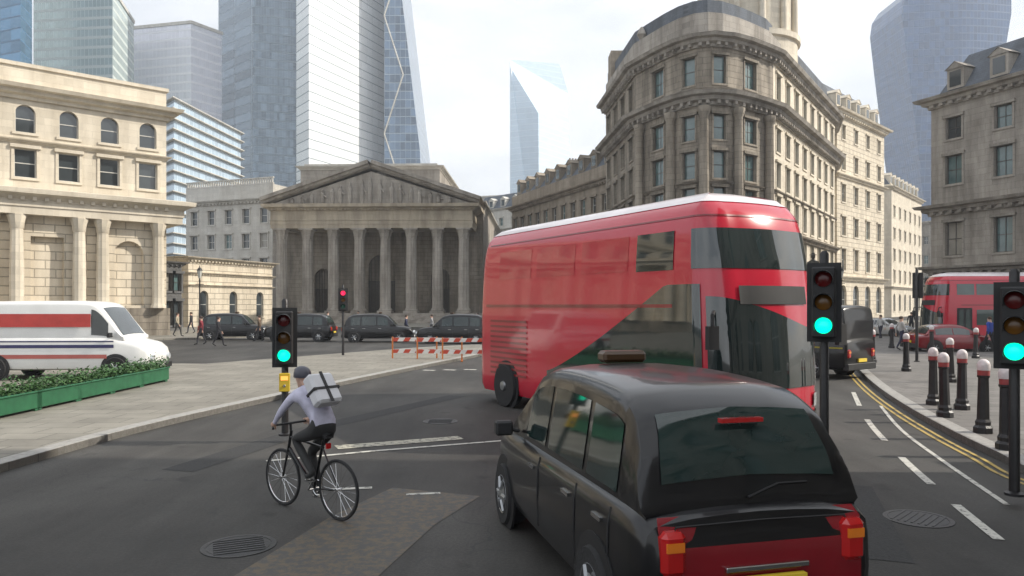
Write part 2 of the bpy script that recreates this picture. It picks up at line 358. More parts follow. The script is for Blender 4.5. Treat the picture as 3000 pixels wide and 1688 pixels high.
marking('road_marking', [G(780, 1352), G(1100, 1322), G(1500, 1290)], 0.10, M_mark)
marking('road_marking', [G(985, 1312), G(1350, 1283)], 0.34, M_markc)
marking('road_marking', [G(960, 1436), G(1090, 1430)], 0.10, M_mark)
marking('road_marking', [G(1190, 1450), G(1290, 1446)], 0.08, M_mark)
marking('road_patch', [G(1275, 1442), G(1120, 1525), G(800, 1760), G(600, 1950)], 1.25, M_tan, 0.004)
M_trench = mat('fresh_tarmac', (0.028, 0.028, 0.028), .8, 0, .35, 25, bump=.4, bscale=60)
marking('road_patch', [G(1340, 1160), G(900, 1260), G(520, 1380)], 0.55, M_trench, 0.004); marking('road_patch', [G(2470, 1420), G(2560, 1640)], 0.7, M_trench, 0.004)
marking('road_marking', kr[3:], 0.06, M_marky, off=0.22); marking('road_marking', kr[3:], 0.06, M_marky, off=0.36)
ln = smooth_line([G(2500, 1150), G(2540, 1230), G(2640, 1340), G(2800, 1480), G(3000, 1640)])
for i in range(0, len(ln) - 3, 5): marking('road_marking', ln[i:i + 4], 0.11, M_mark)
ln = smooth_line([G(2580, 1190), G(2640, 1260), G(2760, 1350), G(2950, 1480)])
marking('road_marking', ln, 0.07, M_mark)
for k in range(7):
    marking('road_marking', [G(1240 + k * 60, 1085 - k * 1), G(1275 + k * 60, 1086 - k)], 0.25, M_mark)

# ------------------------------------------------------------------ buildings in stone
def facade(mb, W_, z0, z1, ops, rev=0.35, x0=0.0):
    xs = sorted({x0, x0 + W_} | {o[0] for o in ops} | {o[1] for o in ops}); zs = sorted({z0, z1} | {o[2] for o in ops} | {o[3] for o in ops})
    for i in range(len(xs) - 1):
        for j in range(len(zs) - 1):
            cx, cz = (xs[i] + xs[i + 1]) / 2, (zs[j] + zs[j + 1]) / 2
            if any(o[0] < cx < o[1] and o[2] < cz < o[3] for o in ops): continue
            mb.face([(xs[i], 0, zs[j]), (xs[i + 1], 0, zs[j]), (xs[i + 1], 0, zs[j + 1]), (xs[i], 0, zs[j + 1])])
    for o in ops:
        a, c, e, f = o[:4]; arch = o[4] if len(o) > 4 else False
        mb.face([(a, 0, e), (a, rev, e), (c, rev, e), (c, 0, e)])
        if not arch:
            mb.face([(a, 0, f), (c, 0, f), (c, rev, f), (a, rev, f)])
            mb.face([(a, 0, e), (a, 0, f), (a, rev, f), (a, rev, e)]); mb.face([(c, 0, e), (c, rev, e), (c, rev, f), (c, 0, f)])
        else:
            r = (c - a) / 2; m = (a + c) / 2; zc = f - r; arc = [(m - r * math.cos(math.pi * k / 10), zc + r * math.sin(math.pi * k / 10)) for k in range(11)]
            mb.face([(a, 0, e), (a, 0, zc), (a, rev, zc), (a, rev, e)]); mb.face([(c, 0, e), (c, rev, e), (c, rev, zc), (c, 0, zc)])
            for k in range(10):
                (u, v), (p, q) = arc[k], arc[k + 1]; kx = a if k < 5 else c
                mb.face([(kx, 0, f), (u, 0, v), (p, 0, q)]); mb.face([(u, 0, v), (u, rev, v), (p, rev, q), (p, 0, q)])
            mb.face([(a, 0, f), arc[5] and (m, 0, f), (c, 0, f)]) if False else None
WIN = {}
def window(parent, x, z, w_, h_, arch=False, rev=0.35, rotz=0, base=(0, 0), fm=None, pm=None, hood=True, name='window', sm=None):
    fm = fm or M_frame; pm = pm or M_pane; sm = sm or M_cream2
    key = (round(w_, 2), round(h_, 2), arch, rev, fm.name, pm.name, hood, sm.name)
    if key not in WIN:
        b = MB(); t = 0.18
        b.box(-w_ / 2 - t, -0.10, -t, w_ / 2 + t, 0.0, -0.003)                       # sill
        if hood:
            b.box(-w_ / 2 - t, -0.07, 0, -w_ / 2 - 0.003, 0.0, h_ - 0.003)
            b.box(w_ / 2 + 0.003, -0.07, 0, w_ / 2 + t, 0.0, h_ - 0.003)
            b.box(-w_ / 2 - t - 0.08, -0.2, h_ + 0.003, w_ / 2 + t + 0.08, 0.0, h_ + 0.24)
        o1 = b.done('window', sm); me1 = o1.data; bpy.data.objects.remove(o1)
        b = MB(); y = rev - 0.1; f = 0.07
        hh = h_
        b.box(-w_ / 2, y, 0, -w_ / 2 + f, y + 0.06, hh); b.box(w_ / 2 - f, y, 0, w_ / 2, y + 0.06, hh)
        b.box(-w_ / 2 + f, y, 0, w_ / 2 - f, y + 0.06, f); b.box(-w_ / 2 + f, y, hh - f, w_ / 2 - f, y + 0.06, hh)
        b.box(-w_ / 2 + f, y + 0.005, hh * 0.5 - 0.03, w_ / 2 - f, y + 0.055, hh * 0.5 + 0.03)
        nb = max(1, round(w_ / 0.9))
        for k in range(1, nb): xx = -w_ / 2 + w_ * k / nb; b.box(xx - 0.025, y + 0.01, f, xx + 0.025, y + 0.05, hh * 0.5 - 0.03); b.box(xx - 0.025, y + 0.01, hh * 0.5 + 0.03, xx + 0.025, y + 0.05, hh - f)
        o2 = b.done('frame', fm); me2 = o2.data; bpy.data.objects.remove(o2)
        b = MB(); b.face([(-w_ / 2, rev - 0.06, 0), (w_ / 2, rev - 0.06, 0), (w_ / 2, rev - 0.06, h_), (-w_ / 2, rev - 0.06, h_)])
        o3 = b.done('pane', pm); me3 = o3.data; bpy.data.objects.remove(o3)
        WIN[key] = (me1, me2, me3)
    a, f, p = WIN[key]
    if pm is M_pane and not arch:
        rv = random.random(); pv = M_pane if rv < .55 else (M_pane2 if rv < .8 else M_blind)
        kk = ('p', key, pv.name)
        if kk not in WIN:
            p2 = p.copy(); p2.materials.clear(); p2.materials.append(pv); WIN[kk] = p2
        p = WIN[kk]
    px = base[0] + x * math.cos(rotz); py = base[1] + x * math.sin(rotz)
    o = place(a, name, parent, (px, py, z), rotz)
    q = place(f, 'frame', o, (0, 0, 0)); r = place(p, 'pane', o, (0, 0, 0))
    r.scale.x = 1.0; r.rotation_euler.x = random.uniform(-0.012, 0.012); r.rotation_euler.z = random.uniform(-0.02, 0.02)
    return o
CORN = [(0, -0.5), (0.12, -0.5), (0.14, -0.35), (0.35, -0.28), (0.38, -0.12), (0.62, -0.08), (0.66, 0.0), (0.7, 0.08), (0.0, 0.12)]
def corn(k): return [(a * k, d * k) for a, d in CORN]
def frame_of(A, B):
    A = Vector(A); B = Vector(B); d = B - A; return A, d.length, math.atan2(d.y, d.x)
def plain_building(name, label, A, B, depth, H, floors, material, cat='building', cornices=(), roof=None, group=None, fm=None, pm=None, trim=None, hood=True, bal=False, chim=0):
    """floors: (z_sill, height, width, count, arch); A is the left end of the front seen from the street"""
    A, L, rot = frame_of(A, B)
    t = thing(name, label, cat, (A.x, A.y, 0), rot, group)
    trim = trim or material
    ops = []; wl_ = []
    for (z, h, w_, n, arch) in floors:
        for k in range(n):
            c = L * (k + 0.5) / n; ops.append((c - w_ / 2, c + w_ / 2, z, z + h, arch)); wl_.append((c, z, w_, h, arch))
    b = MB(); facade(b, L, 0, H, ops)
    # backing so nothing shows through the openings
    b.face([(0, 0.36, 0), (0, 0.36, H), (L, 0.36, H), (L, 0.36, 0)])
    b.face([(0, 0, 0), (0, depth, 0), (0, depth, H), (0, 0, H)]); b.face([(L, 0, 0), (L, 0, H), (L, depth, H), (L, depth, 0)])
    b.face([(0, depth, 0), (L, depth, 0), (L, depth, H), (0, depth, H)]); b.face([(0, 0, H), (L, 0, H), (L, depth, H), (0, depth, H)])
    b.done('wall', material, t)
    for c, z, w_, h, arch in wl_:
        window(t, c, z, w_, h, arch, fm=fm, pm=pm, hood=hood and not arch, sm=trim)
    for (z, k) in cornices:
        b = MB(); b.sweep([(0, depth), (0, 0), (L, 0), (L, depth)], corn(k), z)
        n = int(L / (0.55 * max(k, 0.8)))
        for i in range(n):
            xx = (i + 0.5) * L / n; b.box(xx - 0.12 * k, -0.34 * k, z - 0.46 * k, xx + 0.12 * k, -0.145 * k, z - 0.30 * k)
        b.done('cornice', trim, t)
    if bal:
        b = MB(); n = int(L / 0.45); b.box(0, -0.02, H + 0.02, L, 0.3, H + 0.25); b.box(0, -0.02, H + 0.95, L, 0.3, H + 1.12)
        for i in range(n): xx = (i + 0.5) * L / n; b.box(xx - 0.1, 0.03, H + 0.25, xx + 0.1, 0.23, H + 0.95)
        b.done('parapet', trim, t)
    if roof:
        rh, rm = roof; b = MB(); s = rh * 0.7
        rows = [[(0.3, 0.4, H), (L - 0.3, 0.4, H), (L - 0.3, depth - .4, H), (0.3, depth - .4, H)], [(0.3 + s * .4, 0.4 + s, H + rh), (L - 0.3 - s * .4, 0.4 + s, H + rh), (L - 0.3 - s * .4, max(depth - .4 - s, s + 1), H + rh), (0.3 + s * .4, max(depth - .4 - s, s + 1), H + rh)]]
        vs = b.grid(rows, True); b.cap(vs[1]); b.done('roof', rm, t)
        nd = int(L / 3.4)
        for i in range(nd):
            xx = (i + 0.5) * L / nd; b = MB(); b.box(xx - 0.75, 0.5, H + 0.3, xx + 0.75, 2.5, H + 2.0)
            b.grid([[(xx - 0.9, 0.35, H + 2.0), (xx - 0.9, 2.6, H + 2.0)], [(xx, 0.35, H + 2.6), (xx, 2.6, H + 2.6)], [(xx + 0.9, 0.35, H + 2.0), (xx + 0.9, 2.6, H + 2.0)]]); b.face([(xx - 0.9, 0.42, H + 2.0), (xx + 0.9, 0.42, H + 2.0), (xx, 0.42, H + 2.6)])
            dm = b.done('dormer', trim, t)
            b = MB(); b.box(xx - 0.5, 0.46, H + 0.5, xx + 0.5, 0.49, H + 1.8); b.done('pane', M_pane, dm)
    for i in range(chim):
        xx = L * (i + 0.7) / chim; b = MB(); zt = H + (roof[0] if roof else 0) + 1.5
        b.box(xx - 0.5, depth * .45, H, xx + 0.5, depth * .45 + 1.6, zt); b.box(xx - 0.6, depth * .45 - .1, zt, xx + 0.6, depth * .45 + 1.7, zt + .2)
        ch = b.done('chimney', trim, t)
        for j in range(3):
            b = MB(); b.lathe([(0.16, 0), (0.13, 0.6), (0.17, 0.65), (0.17, 0.7)], 8, (xx, depth * .45 + .3 + .5 * j, zt + .2)); b.done('chimney_pot', M_brown, ch)
    return t

# --- the long cream stone bank on the left: blind rusticated screen wall, columns, set-back storeys
A, L, rot = frame_of((-62, 26), (-26.6, 57.0))
boe = thing('bank_building', 'long sunlit cream stone bank with blind columned ground wall and attic storeys at far left', 'building', (A.x, A.y, 0), rot)
b = MB(); nb = 9; bay = L / nb; ops = []
for k in range(nb):
    c = bay * (k + 0.5)
    ops.append((c - 1.0, c + 1.0, 2.4, 7.2, k % 2 == 0))
facade(b, L, 0, 8.6, ops, 0.5); b.face([(0, 0.5, 0), (0, 0.5, 8.6), (L, 0.5, 8.6), (L, 0.5, 0)]); b.face([(L, 0, 0), (L, 26, 0), (L, 26, 8.6), (L, 0, 8.6)])
b.done('screen_wall', M_cream, boe)
b = MB(); b.box(-0.1, -0.25, 0, L + 0.2, 0, 2.2); b.done('plinth', M_grey2, boe)
for k in range(nb + 1):
    for s in ((-0.75, 0.75) if 0 < k < nb else ((0.7,) if k == 0 else (-0.7,))):
        b = MB(); x = bay * k + s
        b.lathe([(0.55, 2.2), (0.55, 2.35), (0.46, 2.5), (0.43, 2.6), (0.44, 4.5), (0.38, 7.6), (0.42, 7.65), (0.45, 8.0), (0.6, 8.45), (0.6, 8.6)], 20, (x, -0.45, 0), flute=0.07)
        b.done('column', M_cream2, boe, True)
b = MB(); b.sweep([(-1, -0.95), (L + 0.9, -0.95), (L + 0.9, 26)], [(-1, 8.6), (0, 8.6), (0.02, 9.1), (0.1, 9.12), (0.1, 9.6), (0.35, 9.8), (0.75, 9.95), (0.8, 10.25), (0.0, 10.4), (-1.6, 10.4)], 0)
n = int(L / 0.7)
for i in range(n): b.box((i + .5) * L / n - .12, -1.27, 9.52, (i + .5) * L / n + .12, -1.07, 9.76)
b.done('entablature', M_cream2, boe)
b = MB(); ops = []
for k in range(nb * 2):
    c = bay * (k + 0.5) / 2; ops.append((c - 0.65, c + 0.65, 11.2, 13.2)); ops.append((c - 0.6, c + 0.6, 14.3, 16.2, True))
facade(b, L, 10.4, 17.2, ops); b.face([(0, 0.36, 10.4), (0, 0.36, 17.2), (L, 0.36, 17.2), (L, 0.36, 10.4)])
b.face([(L, 0, 10.4), (L, 24, 10.4), (L, 24, 18.8), (L, 0, 18.8)]); b.face([(0, 0, 17.2), (L, 0, 17.2), (L, 0, 18.8), (0, 0, 18.8)]); b.face([(0, 0, 18.8), (L, 0, 18.8), (L, 24, 18.8), (0, 24, 18.8)])
b.done('upper_wall', M_cream2, boe)
for k in range(nb * 2):
    c = bay * (k + 0.5) / 2
    window(boe, c, 11.2, 1.3, 2.0, hood=True); window(boe, c, 14.3, 1.2, 1.9, True, hood=False)
for z, k in ((13.75, 0.5), (17.3, 1.5)):
    b = MB(); b.sweep([(0, 0), (L, 0), (L, 24)], corn(k), z); b.done('cornice', M_cream2, boe)
b = MB(); b.sweep([(0, 0), (L, 0), (L, 24)], [(0, 0), (0.15, 0), (0.15, 0.25), (0, 0.25)], 18.8); b.done('coping', M_cream2, boe)

# --- exchange with its eight-column portico
cx, Yp = X(1088, 98), 98.0; pw = 26.6
ex = thing('exchange_building', 'grey classical exchange with shaded eight column portico and triangular pediment', 'building', (cx, Yp, 0), R(-2))
b = MB()
for k in range(8): b.box(-pw / 2 - 0.8 - 0.35 * (8 - k) * .9, -0.8 - 0.38 * (8 - k), 0.0 + 0.17 * k + (0.001 if k else 0), pw / 2 + 0.8 + 0.35 * (8 - k) * .9, 6, 0.17 * (k + 1))
b.done('steps', M_grey, ex)
for k in range(8):
    x = -pw / 2 + 1.1 + (pw - 2.2) * k / 7
    b = MB(); b.box(x - 0.95, -0.35, 1.36, x + 0.95, 1.55, 1.7)
    b.lathe([(0.9, 1.7), (0.93, 1.85), (0.8, 2.0), (0.74, 2.1), (0.76, 5.0), (0.66, 11.2)], 24, (x, 0.6, 0), flute=0.08)
    col = b.done('column', M_grey, ex, True)
    b = MB(); b.lathe([(0.66, 11.2), (0.74, 11.25), (0.68, 11.35), (0.82, 11.8), (0.78, 11.85), (1.0, 12.4)], 16, (x, 0.6, 0), flute=0.12); b.box(x - 0.95, -0.35, 12.4, x + 0.95, 1.55, 12.62); b.done('capital', M_grey, col)
pw2 = pw / 2
b = MB(); pl = [(-pw2 - .1, 8), (-pw2 - .1, -0.3), (pw2 + .1, -0.3), (pw2 + .1, 8)]
b.sweep(pl, [(-1.9, 12.62), (0, 12.62), (0, 13.1), (0.06, 13.1), (0.06, 13.55), (0.15, 13.6), (0.02, 13.7), (0.02, 14.9), (0.15, 14.95), (0.5, 15.2), (0.95, 15.35), (1.0, 15.75), (-1.9, 15.75)], 0)
n = 60
for i in range(n): xx = -pw2 + (i + .5) * pw / n; b.box(xx - .12, -0.75, 14.98, xx + .12, -0.4, 15.2)
b.face([(-pw2 + 1.7, 1.6, 12.7), (pw2 - 1.7, 1.6, 12.7), (pw2 - 1.7, 8, 12.7), (-pw2 + 1.7, 8, 12.7)])
b.done('entablature', stone('stone_tan', (0.46, 0.40, 0.31), 1.5, 0.6, 0.8, 0.35, 0.01, 0.3), ex)
b = MB(); AP = 20.6
b.face([(-pw2 - .2, -0.2, 15.76), (pw2 + .2, -0.2, 15.76), (0, -0.2, AP - .5)])
for s in (-1, 1):
    p0 = Vector((s * (pw2 + 1.0), 0, 15.75)); p1 = Vector((0, 0, AP)); d = (p1 - p0).normalized(); nn = Vector((-d.z, 0, d.x)) * (1 if s < 0 else -1)
    if nn.z < 0: nn = -nn
    rows = []
    for p in (p0, p1):
        rows.append([(q.x, y, q.z) for q, y in ((p - nn * .1, -0.2), (p + nn * .1, -0.75), (p + nn * .35, -0.9), (p + nn * .45, -1.25), (p + nn * .9, -1.3), (p + nn * .9, 8), (p, 8))])
    b.grid(rows)
b.done('pediment', M_grey, ex)
rr = random.Random(3)
for k in range(17):
    x = -10.4 + k * 1.3; hmax = (AP - 16.2) * (1 - abs(x) / (pw2 + .5)) * 0.82
    if hmax < 0.5: continue
    b = MB(); xx = x + rr.uniform(-.2, .2); b.lathe([(0.16, 0), (0.32, hmax * .2), (0.26, hmax * .5), (0.34, hmax * .7), (0.15, hmax * .82), (0.19, hmax * .9), (0.05, hmax)], 8, (xx, -0.35, 15.76))
    if k % 2: b.tube([(xx, -0.4, 15.8 + hmax * .7), (xx + .6, -.5, 15.8 + hmax * .45)], 0.1, 6)
    b.done('relief_figure', M_grey, ex, True)
b = MB(); ops = [(-1.9, 1.9, 1.37, 9.6, True), (-9.6, -7.0, 1.37, 7.6, True), (7.0, 9.6, 1.37, 7.6, True)]
b.m = Matrix.Translation((0, 6.5, 0)); facade(b, 28.6, 0, 15.7, ops, 0.8, -14.3); b.m = Matrix.Identity(4)
b.face([(-14.3, 7.3, 0), (14.3, 7.3, 0), (14.3, 7.3, 15.7), (-14.3, 7.3, 15.7)])
b.done('rear_wall', M_grey2, ex)
for x, w_, h in ((0, 3.8, 8.2), (-8.3, 2.6, 6.2), (8.3, 2.6, 6.2)):
    b = MB(); b.box(x - w_ / 2, 7.1, 1.37, x + w_ / 2, 7.25, 1.37 + h * .55)
    for i in range(-3, 4): b.tube([(x + i * w_ / 7, 7.05, 1.4), (x + i * w_ / 7, 7.05, 1.37 + h * .97)], 0.04, 5)
    b.done('door', M_bronze, ex)
b = MB(); b.box(-11.6, 6.6, 15.75, 8.2, 40, 22.0); b.done('attic', M_grey, ex)
b = MB(); b.sweep([(-11.6, 40), (-11.6, 6.6), (8.2, 6.6), (8.2, 40)], corn(0.9), 22.0); b.box(-11.2, 7, 22.1, 7.8, 39, 22.5); b.done('attic_cornice', M_pale, ex)
b = MB(); b.box(-16.5, 9, 0, 14.0, 60, 17.3); b.done('side_wall', M_grey, ex)
b = MB(); b.sweep([(-16.5, 60), (-16.5, 9), (14.0, 9), (14.0, 60)], corn(0.9), 17.3); b.done('side_cornice', M_pale, ex)
for i in range(5):
    for s in (-1,):
        window(ex, 0, 4 + 0, 1.6, 3.2, base=(14.0, 16 + 8 * i), rotz=R(90), sm=M_grey, hood=True)

# --- low pale stone building and buildings between the bank and the exchange
plain_building('stone_building', 'pale stone office block left of the portico with plain parapet', (X(545, 118), 118), (X(800, 112), 112), 18, 20.8,
    [(2, 3.0, 1.6, 5, True), (7, 2.6, 1.4, 5, False), (11.2, 2.2, 1.4, 5, False), (15, 2.2, 1.3, 5, False)], M_pale, cornices=((18.6, 1.2), (6.2, .6)), bal=True)
plain_building('cream_pavilion', 'low sunlit cream stone pavilion with horizontal bands beside the portico', (X(575, 80), 78), (X(790, 90), 91), 8, 7.6,
    [(1.0, 3.0, 1.3, 3, True)], M_cream, cornices=((7.5, .9), (5.9, .5), (4.6, .4)), hood=False)
plain_building('dark_building', 'narrow dark grey stone building between the long bank and the cream pavilion', (X(478, 66), 66), (X(560, 70), 68), 9, 6.4,
    [(0.6, 2.2, 0.9, 2, False), (3.7, 1.6, 0.9, 2, False)], M_dark, cornices=((6.3, .7),), trim=M_dark, fm=M_framed)

# --- corner building with bow front, right of centre
cb = thing('corner_bank_building', 'tall grey corner building with bowed front, deep cornices and domed turret behind the bus', 'building', (0, 0, 0))
plan = [(X(1775, 88), 88), (X(1862, 73), 73)]
bc = Vector((17.9, 78.0)); Rb = 11.2
a0, a1 = math.atan2(73 - 78.0, plan[1][0] - 17.9), math.atan2(69.2 - 78.0, X(2265, 69.2) - 17.9)
NB = 9
arcp = []
for k in range(NB + 1):
    t = k / NB
    px_ = 1862 + (2265 - 1862) * t; Yk = 73 - 6.2 * math.sin(math.pi * t) - 3.6 * t; arcp.append((X(px_, Yk), Yk))
plan += arcp[1:]; plan += [(X(2445, 93), 93), (X(2445, 93) + 6, 110)]
HT = 26.0
FL = [(0.8, 3.6), (6.0, 3.2), (10.2, 2.6), (13.6, 2.4), (17.0, 2.2), (21.9, 2.5)]
for i in range(len(plan) - 1):
    A, L, rot = frame_of(plan[i], plan[i + 1])
    if i == len(plan) - 2: nwin = 2
    elif i == len(plan) - 3: nwin = 8
    elif i == 0: nwin = 4
    else: nwin = 1 if (i % 2 == 0) else 0
    ww = 1.5 if nwin > 1 else min(1.75, L * .8)
    ops = []
    for z, h in FL:
        for k in range(nwin):
            c = L * (k + .5) / nwin; ops.append((c - ww / 2, c + ww / 2, z, z + h, z < 5 and nwin > 1))
    b = MB(); b.m = Matrix.Translation((A.x, A.y, 0)) @ Matrix.Rotation(rot, 4, 'Z'); facade(b, L, 0, HT, ops); b.face([(0, .36, 0), (L, .36, 0), (L, .36, HT), (0, .36, HT)])
    lit = i >= len(plan) - 3  # sun-facing walls get cream, the rest dark grey: shade put into colour
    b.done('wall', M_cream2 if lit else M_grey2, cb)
    for z, h in FL:
        for k in range(nwin):
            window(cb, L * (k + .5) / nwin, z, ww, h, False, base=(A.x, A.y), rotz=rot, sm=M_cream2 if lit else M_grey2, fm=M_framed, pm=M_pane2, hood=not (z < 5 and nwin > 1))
    if nwin == 0:
        b = MB(); b.m = Matrix.Translation((A.x, A.y, 0)) @ Matrix.Rotation(rot, 4, 'Z')
        b.lathe([(0.55, 9.6), (0.55, 9.8), (0.45, 10.0), (0.42, 14), (0.37, 19.0), (0.44, 19.1), (0.58, 19.6), (0.58, 19.8)], 16, (L / 2, -0.4, 0), flute=.06); b.done('column', M_grey2, cb, True)
for z, k, m_ in ((5.4, .8, M_grey2), (9.5, 1.0, M_grey2), (13.2, .5, M_grey2), (20.9, 1.9, M_grey), (21.5, .5, M_grey), (25.9, 1.7, M_grey)):
    b = MB(); b.sweep(plan, corn(k), z)
    for i in range(len(plan) - 1):
        A, L, rot = frame_of(plan[i], plan[i + 1]); n = max(2, int(L / 0.7)); b.m = Matrix.Translation((A.x, A.y, 0)) @ Matrix.Rotation(rot, 4, 'Z')
        for j in range(n): xx = (j + .5) * L / n; b.box(xx - .14, -.34 * k, z - .46 * k, xx + .14, -.15 * k, z - .3 * k)
    b.m = Matrix.Identity(4); b.done('cornice', m_, cb)
roofpoly = [(p[0], p[1] + (1.2 if i not in (0,) else 0)) for i, p in enumerate(plan)] + [(X(1775, 88) + 6, 100)]
b = MB(); b.prism(roofpoly, HT, HT + 2.6); b.done('attic', M_grey, cb)
b = MB(); b.prism([(p[0] * 1.0 + .5, p[1] + 2.2) for p in roofpoly], HT + 2.6, HT + 4.6); b.done('roof', M_slate, cb)
tx, ty = X(2190, 79), 79
b = MB(); b.lathe([(5.0, 26), (5.0, 29.4), (5.3, 29.5), (5.3, 30.1), (4.5, 30.2), (4.5, 34.5), (5.1, 34.7), (5.2, 35.4), (4.4, 35.5), (4.3, 37), (3.6, 39.2), (2.2, 41.2), (0.8, 42.3), (0.8, 44), (0.5, 44.2), (0.1, 46.5)], 32, (tx, ty, 0)); tur = b.done('turret', M_cream2, cb, True)
for k in range(12):
    a = 2 * math.pi * k / 12; b = MB(); b.lathe([(0.35, 30.2), (0.3, 34.4)], 12, (tx + 4.75 * math.cos(a), ty + 4.75 * math.sin(a), 0)); b.done('column', M_cream2, tur, True)
b = MB()
for k in range(5):
    xx = X(1875 + k * 40, 75.5); b.lathe([(0.3, 0), (0.42, .2), (0.2, .5), (0.5, 1.0), (0.3, 1.5), (0.1, 1.8)], 10, (xx, 74.5 - k * .6, HT + 2.6))
b.done('urn_row', M_grey, cb, True)
b = MB(); b.box(X(1790, 86), 86, HT + 2.6, X(1790, 86) + 2.2, 88.5, HT + 6); b.done('chimney', M_brown, cb)

# --- shaded street range left of the corner building
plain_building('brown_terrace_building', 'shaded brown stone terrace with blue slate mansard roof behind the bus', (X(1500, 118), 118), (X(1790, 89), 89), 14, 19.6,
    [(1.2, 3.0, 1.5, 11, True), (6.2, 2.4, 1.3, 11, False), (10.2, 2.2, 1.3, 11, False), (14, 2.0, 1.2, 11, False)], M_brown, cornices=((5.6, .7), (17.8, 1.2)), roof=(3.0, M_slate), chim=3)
plain_building('cream_terrace_building', 'pale stone building with grey roof closing the narrow street beside the portico', (X(1385, 175), 175), (X(1560, 160), 160), 16, 24.5,
    [(2, 3.0, 1.5, 5, True), (7.5, 2.4, 1.4, 5, False), (12, 2.2, 1.4, 5, False), (16.4, 2.2, 1.4, 5, False), (20.4, 1.8, 1.2, 5, False)], M_pale, cornices=((19.6, 1.0), (24.3, .8)), roof=(3.5, M_slate))
plain_building('pale_office_building', 'pale rendered office behind the shaded brown terrace', (X(1560, 150), 150), (X(1700, 135), 135), 16, 27.0,
    [(3, 2.2, 1.6, 4, False), (8, 2.2, 1.6, 4, False), (13, 2.2, 1.6, 4, False), (18, 2.2, 1.6, 4, False), (22.6, 2.2, 1.6, 4, False)], M_cream2, cornices=((26.8, .8),), hood=False)

# --- sunlit cream buildings on the far right street
plain_building('cream_street_building', 'sunlit cream stone building with grey roof just right of the corner building', (X(2452, 100), 100), (X(2600, 112), 113), 22, 29.5,
    [(1.2, 4.0, 2.2, 4, True), (7.2, 3.0, 1.5, 4, False), (12.0, 2.6, 1.5, 4, False), (16.6, 2.4, 1.4, 4, False), (21, 2.2, 1.3, 4, False), (25.2, 1.9, 1.2, 4, False)], M_cream, trim=M_cream2, cornices=((6.3, 1.0), (20.2, .8), (28.9, 1.5)), roof=(4.5, M_slate))
plain_building('cream_far_building', 'farther sunlit cream building down the right hand street under the flared tower', (X(2612, 150), 150), (X(2700, 172), 172), 20, 27,
    [(1.2, 3.6, 1.8, 6, True), (7, 2.6, 1.4, 6, False), (11.5, 2.4, 1.4, 6, False), (16, 2.2, 1.4, 6, False), (20.5, 2.2, 1.3, 6, False)], M_cream2, cornices=((6.2, .8), (26.5, 1.2)), roof=(3.5, M_slate))
plain_building('street_end_building', 'small warm stone building closing the end of the right hand street', (X(2640, 215), 215), (X(2790, 200), 200), 20, 26,
    [(1.2, 3.6, 1.8, 5, True), (8, 2.6, 1.6, 5, False), (14, 2.4, 1.6, 5, False), (19.5, 2.2, 1.6, 5, False)], M_grey, cornices=((6.2, .8), (25.5, 1.2)))

# --- shaded stone building at the right edge
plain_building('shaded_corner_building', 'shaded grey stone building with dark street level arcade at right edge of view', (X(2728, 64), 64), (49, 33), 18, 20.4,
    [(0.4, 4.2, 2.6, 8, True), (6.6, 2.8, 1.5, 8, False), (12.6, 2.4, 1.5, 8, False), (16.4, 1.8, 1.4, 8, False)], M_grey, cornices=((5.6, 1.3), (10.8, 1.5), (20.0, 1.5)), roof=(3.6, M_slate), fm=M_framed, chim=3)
b = MB(); A, L, rot = frame_of((X(2728, 64), 64), (49, 33))
aw = bpy.data.objects['shaded_corner_building']
b.box(0.5, -1.4, 4.5, 16, -0.01, 4.75); b.box(0.5, -1.45, 3.9, 16, -1.35, 4.5); b.done('shop_canopy', M_trim, aw)
# --- large mansion just outside the frame at right: it throws the shade over the near road
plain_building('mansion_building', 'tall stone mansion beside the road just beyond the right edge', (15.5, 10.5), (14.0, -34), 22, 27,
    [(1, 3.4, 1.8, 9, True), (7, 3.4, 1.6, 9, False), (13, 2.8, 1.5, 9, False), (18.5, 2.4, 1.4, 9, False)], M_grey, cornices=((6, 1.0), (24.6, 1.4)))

# ------------------------------------------------------------------ glass towers
def tower(name, label, poly, H, material, base=0, cap=None, top=None):
    o = Vector(poly[0]); t = thing(name, label, 'skyscraper', (o.x, o.y, 0))
    b = MB(); P = [(p[0] - o.x, p[1] - o.y) for p in poly]
    b.prism(P, base, H); b.done('curtain_wall', material, t)
    b = MB(); b.sweep(P, [(0, 0), (0.4, 0), (0.4, 1.4), (0, 1.4)], H, True) if cap is None else None
    if cap is None: b.box(2, 2, H + 1.5, 6, 6, H + 4) if False else None; b.done('roof_edge', M_pale, t)
    return t
def quad(px0, Y0, pxm, Ym, px1, Y1, d=45):
    """plan from three image columns: left, near corner, right; counter-clockwise with outward to the right of travel"""
    a, c, e = (X(px0, Y0), Y0), (X(pxm, Ym), Ym), (X(px1, Y1), Y1)
    return [a, c, e, (a[0] + e[0] - c[0], a[1] + e[1] - c[1])]
tower('blue_glass_tower', 'deep blue glass tower above the bank at the far left', quad(-120, 262, 60, 250, 94, 262), 150, curtain('glass_blue', (0.09, 0.22, 0.36), (0.06, 0.15, 0.26), 4, 3, 0.12, 0.03, 0.15, 0.5, 0.25))
tower('green_grey_tower', 'pale green grey office tower second from the left', quad(98, 300, 330, 296, 392, 330), 128, curtain('glass_pale_green', (0.42, 0.52, 0.50), (0.55, 0.60, 0.57), 3.9, 1.5, 0.3, 0.12, 0.25, 0.35, 0.12))
tower('lavender_tower', 'pale lavender flat topped tower between the green grey tower and the dark tower', quad(392, 345, 560, 338, 650, 352), 131, curtain('glass_lavender', (0.70, 0.72, 0.80), (0.76, 0.77, 0.82), 4, 1.5, 0.25, 0.08, 0.25, 0.2, 0.07))
